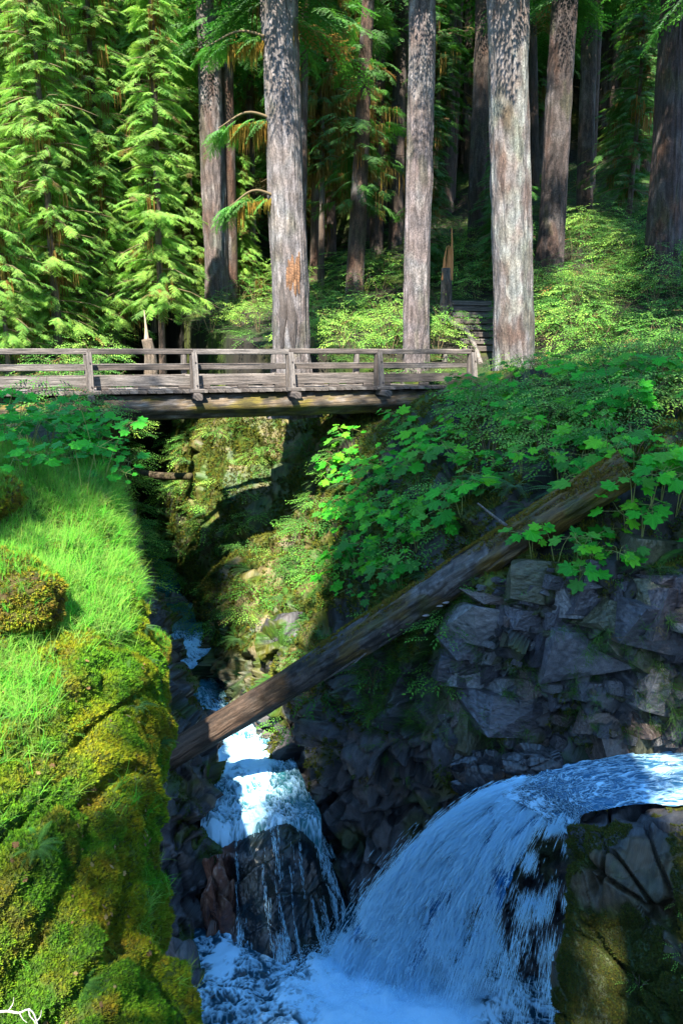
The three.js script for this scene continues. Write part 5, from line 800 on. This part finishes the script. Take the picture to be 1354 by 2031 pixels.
// moss and grass on the near bank: where the grass grows follows the photograph
const grassy = (p, u, v) => { const patch = fbm(p.x * 1.1, p.y * 1.1, p.z * 1.1, 3); return clamp(smooth(0.42, 0.34, v + 0.16 * patch + (u > 0.6 ? 0.10 : 0)) + smooth(0.60, 0.50, v + 0.1 * patch) * smooth(0.44, 0.36, u) + 0.5 * smooth(0.1, 0.28, patch) * smooth(0.5, 0.62, v) * smooth(0.9, 0.75, v)); };
{
  const moss = [[], []];
  scatter(leftBank, 150000, [0.2, 0.9], [0.06, 0.96], (p, u, v) => rnd() > 0.85 * grassy(p, u, v) && rnd() < lerp(0.5, 1, v), (p, n) => {
    const c = mossColor(p), y = rnd(), k = rr(0.8, 1.35); moss[rnd() < 0.5 ? 0 : 1].push([place(p, n.clone().lerp(X3(rr(-1, 1), rr(-0.6, 1), rr(-1, 1)), 0.35), rr(0.55, 1.0)), [c[0] * k * (1 + 0.5 * y), c[1] * k * 1.1, c[2] * k]]);
  });
  moss.forEach((l, i) => instances('moss', mossTuft(), mossFurMat, l, 'soft yellow-green moss covering the steep bank'));
  const grass = TUFT.map(() => []);
  scatter(leftBank, 9500, [0.12, 0.82], [0.03, 0.9], (p, u, v) => rnd() < grassy(p, u, v), (p, n, u, v) => {
    const tall = lerp(1.25, 0.75, v), y = rnd(); grass[Math.floor(rnd() * 3)].push([place(p, UP.clone().lerp(n, 0.45).add(X3(rr(-0.25, 0.3), 0, rr(-0.2, 0.3))), [tall, tall * rr(0.6, 1.2), tall]), [lerp(0.07, 0.26, y), lerp(0.32, 0.52, rnd()), lerp(0.015, 0.07, y)]]);
  });
  const grassMat = leafMat(1, 1, 1, 0.4);
  grass.forEach((l, i) => instances('grass', TUFT[i], grassMat, l, 'long bright green grass on the bank top'));
  // moss fur on the other rocks
  const fur = [];
  scatter(nearRock, 44000, [0, 0.95], [0.08, 0.95], (p) => fbm(p.x * 1.1 + 7, p.y * 0.8, p.z * 1.1, 4) > -0.08, (p, n) => { const k = rr(0.7, 1.3); fur.push([place(p, n.clone().lerp(X3(rr(-1, 1), rr(-1, 0.5), rr(-1, 1)), 0.35), rr(0.35, 0.7)), [0.075 * k * rr(0.8, 1.5), 0.095 * k, 0.012]]); });
  scatter(leftWall, 9000, [0, 0.6], [0.1, 0.9], (p) => fbm(p.x * 0.8 + 4, p.y * 0.8, p.z * 0.8, 4) > 0.08, (p, n) => { const k = rr(0.7, 1.3); fur.push([place(p, n.clone().lerp(X3(rr(-1, 1), rr(-1, 0.5), rr(-1, 1)), 0.35), rr(0.5, 1.0)), [0.07 * k, 0.12 * k, 0.01]]); });
  scatter(rightBank, 42000, [0.05, 0.95], [0.05, 0.75], (p, u, v) => fbm(p.x * 0.9 + 2, p.y * 0.9, p.z * 0.9, 4) > (v > 0.42 ? 0.08 : -0.12), (p, n) => { const k = rr(0.6, 1.3), y = rnd(); fur.push([place(p, n.clone().lerp(X3(rr(-1, 1), rr(-1, 0.5), rr(-1, 1)), 0.4), rr(0.9, 2.0)), [lerp(0.05, 0.15, y) * k, lerp(0.09, 0.14, y) * k, 0.012]]); });
  instances('moss', mossTuft(), mossFurMat, fur, 'short moss on the rocks of the gorge');
}
// the mossy hummock that overhangs the grass
{
  const h = base('moss_hummock', -4.68, -1.80, -8.8); tag(h, 'overhanging hummock of brown and yellow moss with roots in the grass', 'moss hummock');
  const g0 = new THREE.IcosahedronGeometry(1, 40); g0.deleteAttribute('normal'); g0.deleteAttribute('uv'); const g = mergeVertices(g0, 1e-4), p = g.attributes.position, uv = [], col = [], list = [], q = X3(0, 0, 0);
  for (let i = 0; i < p.count; i++) { q.fromBufferAttribute(p, i); const d = 1 + 0.42 * fbm(q.x * 1.3, q.y * 1.3, q.z * 1.3 + 3, 5); q.multiplyScalar(d); q.set(q.x * 1.15, q.y * 0.56, q.z * 0.72); p.setXYZ(i, q.x, q.y, q.z); uv.push(q.x, q.y + q.z); const k = smooth(-0.1, 0.2, fbm(q.x * 3, q.y * 3, q.z * 3, 3)); col.push(...mixc([0.13, 0.085, 0.02], [0.15, 0.14, 0.018], k)); }
  g.setAttribute('uv', new THREE.Float32BufferAttribute(uv, 2)); g.setAttribute('color', new THREE.Float32BufferAttribute(col, 3)); g.computeVertexNormals(); part('mound', g, M.moss, h);
  const N = g.attributes.normal, im = new THREE.InstancedMesh(mossTuft(), mossFurMat, 11000), c = new THREE.Color();
  for (let i = 0; i < 11000; i++) { const k = Math.floor(rnd() * p.count); q.fromBufferAttribute(p, k); const n = X3(N.getX(k), N.getY(k) - 0.35, N.getZ(k)); im.setMatrixAt(i, place(q.clone().add(X3(rr(-0.02, 0.02), rr(-0.02, 0.02), rr(-0.02, 0.02))), n.lerp(X3(rr(-1, 1), rr(-1, 0.4), rr(-1, 1)), 0.3), rr(0.6, 1.15))); const y = smooth(-0.15, 0.2, fbm(q.x * 3, q.y * 3, q.z * 3, 3)); im.setColorAt(i, c.setRGB(lerp(0.15, 0.22, y) * rr(0.7, 1.3), lerp(0.13, 0.25, y) * rr(0.75, 1.25), 0.01)); }
  im.name = 'moss_fur'; im.userData.kind = 'stuff'; h.add(im);
  { const list = []; for (let i = 0; i < 4000 && list.length < 520; i++) { const k = Math.floor(rnd() * p.count); if (N.getY(k) < 0.35 + rr(0, 0.4)) continue; q.fromBufferAttribute(p, k); list.push([q.clone(), X3(rr(-1, 1), 0, rr(-1, 1)), X3(N.getX(k) * 0.5 + rr(-0.2, 0.2), 1, N.getZ(k) * 0.5 + rr(-0.1, 0.3)), rr(0.45, 0.85), [rr(0.06, 0.15), rr(0.26, 0.38), 0.025]]); } sprays('grass', h, TUFT[0], mossFurMat, list); }
  for (let i = 0; i < 7; i++) { const x = rr(0.2, 0.9); part('root', tube([X3(x, -0.2, 0.42), X3(x + rr(-0.05, 0.05), -0.42, 0.42), X3(x + rr(-0.1, 0.1), -0.66, 0.36)], (t) => 0.02 * (1 - 0.6 * t), 6, 8), M.stem, h); }
  const h2 = h.clone(); top(h2, 'moss_hummock'); h2.position.set(-5.5, -1.0, -10.8); h2.scale.set(0.7, 0.75, 0.9); h2.rotation.y = 1.2; tag(h2, 'grassy hummock of moss higher up the bank', 'moss hummock');
  const h3 = h.clone(); top(h3, 'moss_hummock'); h3.position.set(-2.88, -3.25, -10.6); h3.scale.set(0.28, 0.55, 0.42); h3.rotation.y = 2.2; tag(h3, 'dark tuft of moss hanging over the gorge edge', 'moss hummock');
}

// maples: every leaf is a piece
const mapleMats = [[0.04, 0.38, 0.012], [0.06, 0.45, 0.010], [0.025, 0.27, 0.012], [0.14, 0.52, 0.010], [0.09, 0.34, 0.02], [0.05, 0.22, 0.02]].map((c) => leafMat(...c, 0.4, { roughness: 0.6 }));
function maple(p, out, n, h, size, label, group, tones = mapleMats) {
  const g = base('maple_sapling', p.x, p.y, p.z); tag(g, label, 'sapling', group);
  const stems = [], S = Math.max(2, Math.round(n / 5)); let k = 0;
  for (let s = 0; s < S; s++) {
    const a = s * 2.4 + rr(-0.4, 0.4), tip = X3(Math.cos(a) * rr(0.1, 0.38) * h + out.x * 0.35 * h, h * rr(0.45, 1.0), Math.sin(a) * rr(0.1, 0.38) * h + out.z * 0.35 * h);
    stems.push(tube([X3(0, -0.15, 0), tip.clone().multiplyScalar(0.5).add(X3(0, 0.08, 0)), tip], (t) => 0.011 * (1 - 0.6 * t), 5, 6));
    for (let i = 0; i < Math.ceil(n / S); i++, k++) {
      const az = i * 1.9 + s + rr(-0.4, 0.4), r = rr(0.10, 0.30) * size / 0.19, q = tip.clone().add(X3(Math.cos(az) * r, rr(-0.22, 0.06), Math.sin(az) * r));
      stems.push(tube([tip.clone().add(X3(0, -0.08, 0)), q.clone().add(X3(0, -0.01, 0))], 0.004, 4, 2));
      const leaf = part('leaf', MAPLE[k % 6], pick(tones), g), up = X3(out.x * 0.45 + Math.cos(az) * 0.22 + rr(-0.3, 0.3), 1, out.z * 0.45 + 0.18 + rr(-0.15, 0.15) + Math.sin(az) * 0.22 + rr(-0.15, 0.15)).normalize(), d = X3(Math.cos(az), 0, Math.sin(az)); d.addScaledVector(up, -d.dot(up)).normalize();
      leaf.quaternion.setFromRotationMatrix(new THREE.Matrix4().makeBasis(d, up, d.clone().cross(up))); leaf.position.copy(q); leaf.scale.setScalar(size * rr(0.45, 1.15));
    }
  }
  part('stems', mergeGeometries(stems), M.greenStem, g).userData.kind = 'stuff'; return g;
}
{
  let n = 0; scatter(rightBank, 270, [0.42, 0.93], [0.02, 0.36], (p, u, v) => !(u > 0.55 && u < 0.66 && v > 0.27) && !(u < 0.58 && v < 0.1), (p, nn, u, v) => { if (n++ < 165) maple(p, nn, 8 + Math.floor(rnd() * 5), rr(0.35, 1.0), rr(0.13, 0.245), 'big-leaved maple sapling on the shaded bank above the fallen log', 'maple saplings on the bank above the log'); });
  n = 0; scatter(rightBank, 40, [0.72, 0.95], [0.33, 0.40], () => true, (p, nn) => { if (n++ < 11) maple(p, nn, 8, rr(0.25, 0.5), rr(0.13, 0.19), 'low maple sapling at the foot of the bank on the rock ledge', 'low maples on the rock ledge'); });
  n = 0; scatter(leftBank, 80, [0.2, 0.76], [0.0, 0.12], () => true, (p, nn) => { if (n++ < 46) maple(p, X3(0.25, 0, 0.3), 12, rr(0.6, 1.6), rr(0.14, 0.19), 'leafy maple sapling over the long grass at the near end of the bridge', 'maple saplings over the grass', [mapleMats[0], mapleMats[2], mapleMats[2], mapleMats[1]]); });  // mostly darker leaf tones: half-shade put into the colour of these saplings
}
for (const [x, y, z] of [[4.55, -0.75, -11.6], [4.8, -0.7, -11.5], [4.35, -0.35, -12.2], [4.95, -0.45, -11.9], [4.7, -1.2, -11.5]]) maple(X3(x, y - 0.4, z), X3(-0.2, 0, 0.5), 10, 0.6, 0.2, 'maple sapling hiding the raised end of the fallen log', 'maples at the raised end of the log');
// sword ferns, each frond a piece
const fernMats = [[0.035, 0.13, 0.015], [0.06, 0.17, 0.02]].map((c) => leafMat(...c, 0.35));
function fern(p, out, size, label, group) { const g = base('sword_fern', p.x, p.y, p.z); tag(g, label, 'fern', group); const n = 9 + Math.floor(rnd() * 4); for (let i = 0; i < n; i++) { const f = part('frond', FROND[i % 2], fernMats[i % 2], g), a = i / n * 6.28 + rr(-0.2, 0.2), d = X3(Math.cos(a) + out.x * 0.9, rr(0.15, 0.6) - 0.3 * Math.hypot(out.x, out.z), Math.sin(a) + out.z * 0.9).normalize(), z = d.clone().cross(UP).normalize(), y = z.clone().cross(d); f.quaternion.setFromRotationMatrix(new THREE.Matrix4().makeBasis(d, y, z)); f.scale.setScalar(size * rr(0.75, 1.15)); } return g; }
{
  let n = 0; scatter(rightBank, 60, [0.30, 0.48], [0.10, 0.48], () => true, (p, nn) => { if (n++ < 20) fern(p, nn, rr(0.5, 0.85), 'sword fern on the steep gorge side below the bridge', 'sword ferns on the gorge side'); });
  n = 0; scatter(rightBank, 30, [0.5, 0.85], [0.16, 0.36], () => true, (p, nn) => { if (n++ < 9) fern(p, nn, rr(0.5, 0.75), 'sword fern among the maples above the fallen log', 'sword ferns among the maples'); });
  n = 0; scatter(rightBank, 40, [0.06, 0.28], [0.10, 0.42], () => true, (p, nn) => { if (n++ < 10) fern(p, nn, rr(0.45, 0.8), 'sunlit fern on the bright gorge wall', 'ferns on the sunlit gorge wall'); });
}
// small-leaved shrubs
function shrub(x, y, z, r, h, n, tone, label, group, name = 'shrub') { const g = base(name, x, y, z); tag(g, label, 'shrub', group); const list = [], stems = []; for (let i = 0; i < 5; i++) { const a = i * 1.26 + rr(-0.3, 0.3); stems.push(tube([X3(0, -0.2, 0), X3(Math.cos(a) * r * 0.3, h * 0.5, Math.sin(a) * r * 0.3), X3(Math.cos(a) * r * 0.7, h * rr(0.7, 1), Math.sin(a) * r * 0.7)], (t) => 0.014 * (1 - 0.7 * t), 4, 4)); } part('stems', mergeGeometries(stems), M.stem, g).userData.kind = 'stuff';
  for (let i = 0; i < n; i++) { const a = i * 2.399, f = Math.sqrt(rnd()), q = X3(Math.cos(a) * r * f, h * (0.15 + 0.85 * Math.sqrt(1 - 0.8 * f * f) * rr(0.35, 1.05)), Math.sin(a) * r * f); list.push([q, X3(Math.cos(a) + rr(-0.5, 0.5), rr(-0.35, 0.1), Math.sin(a) + rr(-0.5, 0.5)), X3(rr(-0.3, 0.3), 1, rr(-0.1, 0.5)), Math.min(0.68, r * 1.3) * rr(0.6, 1), vary(tone)]); }
  TWIG.forEach((t, k) => sprays('foliage', g, t, twigMat, list.filter((_, i) => i % 2 === k))); return g; }
{
  const trail = (x, D) => Math.abs(x - 4.5) < 0.9 && D > 22 && D < 28.5;
  let n = 0;
  for (let i = 0; i < 900 && n < 84; i++) { const D = 21.5 + 15 * Math.pow(rnd(), 1.2), x = rr(-0.48, 0.16) * D; if (inGorge(x, D) || trail(x, D) || (D < 23.4 && x > -7 && x < 3.2)) continue; n++; const lit = x < 3; shrub(x, ground(x, D), -D, rr(0.6, 1.15), rr(0.6, 1.5), 46, pick([GREENS.sunGreen, GREENS.sunGreen, GREENS.hemlock]), lit ? 'bright small-leaved shrub on the sunny forest floor behind the bridge' : 'green small-leaved shrub on the slope beside the big trunks', lit ? 'sunny shrubs behind the bridge' : 'shrubs on the slope by the big trunks'); }
  for (let i = 0, m = 0; i < 900 && m < 110; i++) { const D = rr(19.5, 33), x = rr(0.14, 0.52) * D; if (trail(x, D) || inGorge(x, D) || (x < 5.6 && D < 24)) continue; m++; shrub(x, ground(x, D), -D, rr(0.8, 1.4), rr(0.7, 1.5), 64, pick([GREENS.sunGreen, GREENS.hemlock, GREENS.shadeGreen]), 'leafy green thicket shrub covering the slope uphill of the bridge end', 'thicket shrubs on the slope uphill of the bridge end', 'thicket_bush'); }
  n = 0; scatter(rightBank, 200, [0.56, 0.97], [0.0, 0.16], (p, u) => !(p.x < 4.7 && p.z < -18), (p) => { if (n++ < 44) shrub(p.x, p.y - 0.1, p.z, rr(0.5, 0.9), rr(0.5, 1.1), 50, pick([GREENS.shadeGreen, GREENS.hemlock, GREENS.sunGreen]), 'leafy shrub on the bank top beside the end of the bridge', 'shrubs on the bank top by the bridge end'); });
  n = 0; scatter(rightBank, 200, [0.03, 0.30], [0.0, 0.40], (p, u, v) => true, (p, nn) => { if (n++ < 64) shrub(p.x, p.y - 0.1, p.z, rr(0.35, 0.6), rr(0.3, 0.55), 26, pick([GREENS.hemlock, GREENS.sunGreen, GREENS.shadeGreen]), 'small shrub clinging to the sunlit gorge wall under the bridge', 'shrubs on the sunlit gorge wall', 'wall_shrub'); });
  n = 0; scatter(rightBank, 200, [0.32, 0.60], [0.06, 0.55], (p) => !(p.x > 0.5 && p.z < -18.5), (p, nn) => { if (n++ < 46) shrub(p.x + nn.x * 0.1, p.y - 0.1, p.z + nn.z * 0.1, rr(0.3, 0.55), rr(0.25, 0.5), 24, pick([GREENS.shadeGreen, GREENS.hemlock]), 'dark low shrub on the shaded gorge side', 'low shrubs on the shaded gorge side', 'wall_shrub'); });
  n = 0; scatter(leftWall, 60, [0.3, 0.95], [0.0, 0.12], () => true, (p) => { if (n++ < 16) shrub(p.x, p.y, p.z, rr(0.5, 0.8), rr(0.4, 0.8), 34, pick([GREENS.shadeGreen, GREENS.hemlock]), 'shaded shrub overhanging the stream beyond the grass', 'shaded shrubs over the stream'); });
  for (let i = 0; i < 26; i++) { const D = rr(16, 34), x = along(leftEdge, D) - rr(0.0, 1.6); shrub(x, ground(x, D) - 0.2, -D, rr(0.6, 1.0), rr(0.5, 1.1), 46, pick([GREENS.shadeGreen, GREENS.hemlock]), 'shrub leaning over the grass-side rim of the gorge', 'shrubs along the rim of the gorge'); }
}
for (let i = 0; i < 22; i++) { const x = rr(-12.2, -7.6); shrub(x, rr(-6.2, 0.4), -36.2 - rr(0, 0.6), rr(0.6, 1.0), rr(0.6, 1.1), 40, pick([GREENS.shadeGreen, GREENS.hemlock, GREENS.shadeGreen]), 'leafy shrub closing the far end of the gorge', 'shrubs at the far end of the gorge', 'wall_shrub'); }
for (let i = 0; i < 44; i++) { const D = rr(18.5, 35), x = along(leftEdge, D) + rr(-0.1, 0.35); shrub(x, -0.6 - 5.2 * Math.pow(rnd(), 1.2), -D, rr(0.5, 0.8), rr(0.5, 0.9), 32, pick([GREENS.shadeGreen, GREENS.hemlock, GREENS.sunGreen]), 'leafy shrub hanging down the gorge wall under the near end of the bridge', 'shrubs hanging under the near end of the bridge', 'wall_shrub'); }
// ground cover between them and tufts on the ledge
{
  const cover = [[], []], tuft = [];
  scatter(rightBank, 5500, [0.02, 0.97], [0.0, 0.40], (p, u, v) => fbm(p.x * 0.8, p.y * 0.8, p.z * 0.8 + 3, 3) > -0.12, (p, n, u) => { cover[rnd() < 0.5 ? 0 : 1].push([place(p, n.clone().lerp(UP, 0.4).add(X3(rr(-0.5, 0.5), 0, rr(-0.5, 0.5))), rr(0.16, 0.38)), vary(pick([GREENS.hemlock, GREENS.shadeGreen]))]); });
  for (let i = 0; i < 9000; i++) { const D = 21 + 24 * rnd(), x = rr(-0.5, 0.52) * D; if (inGorge(x, D) || (Math.abs(x - 4.5) < 0.8 && D < 29)) continue; cover[i % 2].push([place(X3(x, ground(x, D) + 0.05, -D), X3(rr(-0.4, 0.4), 1, rr(-0.4, 0.4)), rr(0.3, 0.65)), vary(pick([GREENS.hemlock, GREENS.shadeGreen]))]); }
  cover.forEach((l, k) => instances('ground_cover', TWIG[k], twigMat, l, 'low leafy ground cover on the banks and forest floor'));
  scatter(rightBank, 3200, [0.46, 0.95], [0.36, 0.64], (p, u, v) => fbm(p.x * 1.6, p.y * 1.6, p.z * 1.6, 3) > 0.10 || (u < 0.64 && u > 0.48 && v < 0.6 && rnd() < 0.6), (p, n) => tuft.push([place(p.addScaledVector(n, 0.12), UP.clone().lerp(n, 0.6).add(X3(0, -0.2, 0.2)), rr(0.5, 1.0)), vary([0.07, 0.20, 0.02])]));
  instances('grass', TUFT[1], twigMat, tuft, 'tufts of grass hanging on the rock ledge');
  const herb = []; scatter(leftBank, 700, [0.25, 0.8], [0.30, 0.85], (p) => fbm(p.x * 2 + 3, p.y * 2, p.z * 2, 3) > 0.08, (p, n) => herb.push([place(p.addScaledVector(n, 0.03), n.clone().add(X3(rr(-0.3, 0.3), 0.4, rr(-0.3, 0.3))), rr(0.10, 0.19)), vary([0.08, 0.26, 0.015])]));
  instances('herbs', TWIG[0], twigMat, herb, 'small bright herbs growing through the moss');
}
{
  const litter = []; scatter(leftBank, 900, [0.2, 0.86], [0.1, 0.95], (p) => fbm(p.x * 2.5, p.y * 2.5, p.z * 2.5 + 9, 3) > 0.02, (p, n) => litter.push([place(p.addScaledVector(n, 0.045), n.clone().add(X3(rr(-0.5, 0.5), rr(-0.5, 0.5), rr(-0.5, 0.5))), rr(0.018, 0.05)), pick([[0.30, 0.17, 0.06], [0.38, 0.27, 0.10], [0.16, 0.09, 0.04]])]));
  instances('leaf_litter', MAPLE[0], twigMat, litter, 'dead brown leaves caught on the moss');
  let n = 0; scatter(leftBank, 40, [0.3, 0.82], [0.30, 0.9], () => true, (p, nn) => { if (n++ < 9) fern(p, nn, rr(0.16, 0.3), 'small fern rooted in the moss of the steep bank', 'small ferns on the mossy bank'); });
}
{ // herbs in the cracks of the rock beside the fall
  let n = 0; scatter(nearRock, 60, [0.3, 0.9], [0.45, 0.8], () => true, (p, nn) => { if (n++ < 7) shrub(p.x, p.y, p.z, 0.16, 0.14, 9, GREENS.sunGreen, 'small bright herb rooted in a crack of the mossy rock by the fall', 'herbs on the mossy rock by the fall', 'crack_herb'); });
}

scene.traverse((o) => { if (o.isMesh) { o.castShadow = true; o.receiveShadow = true; } });
renderer.render(scene, camera);
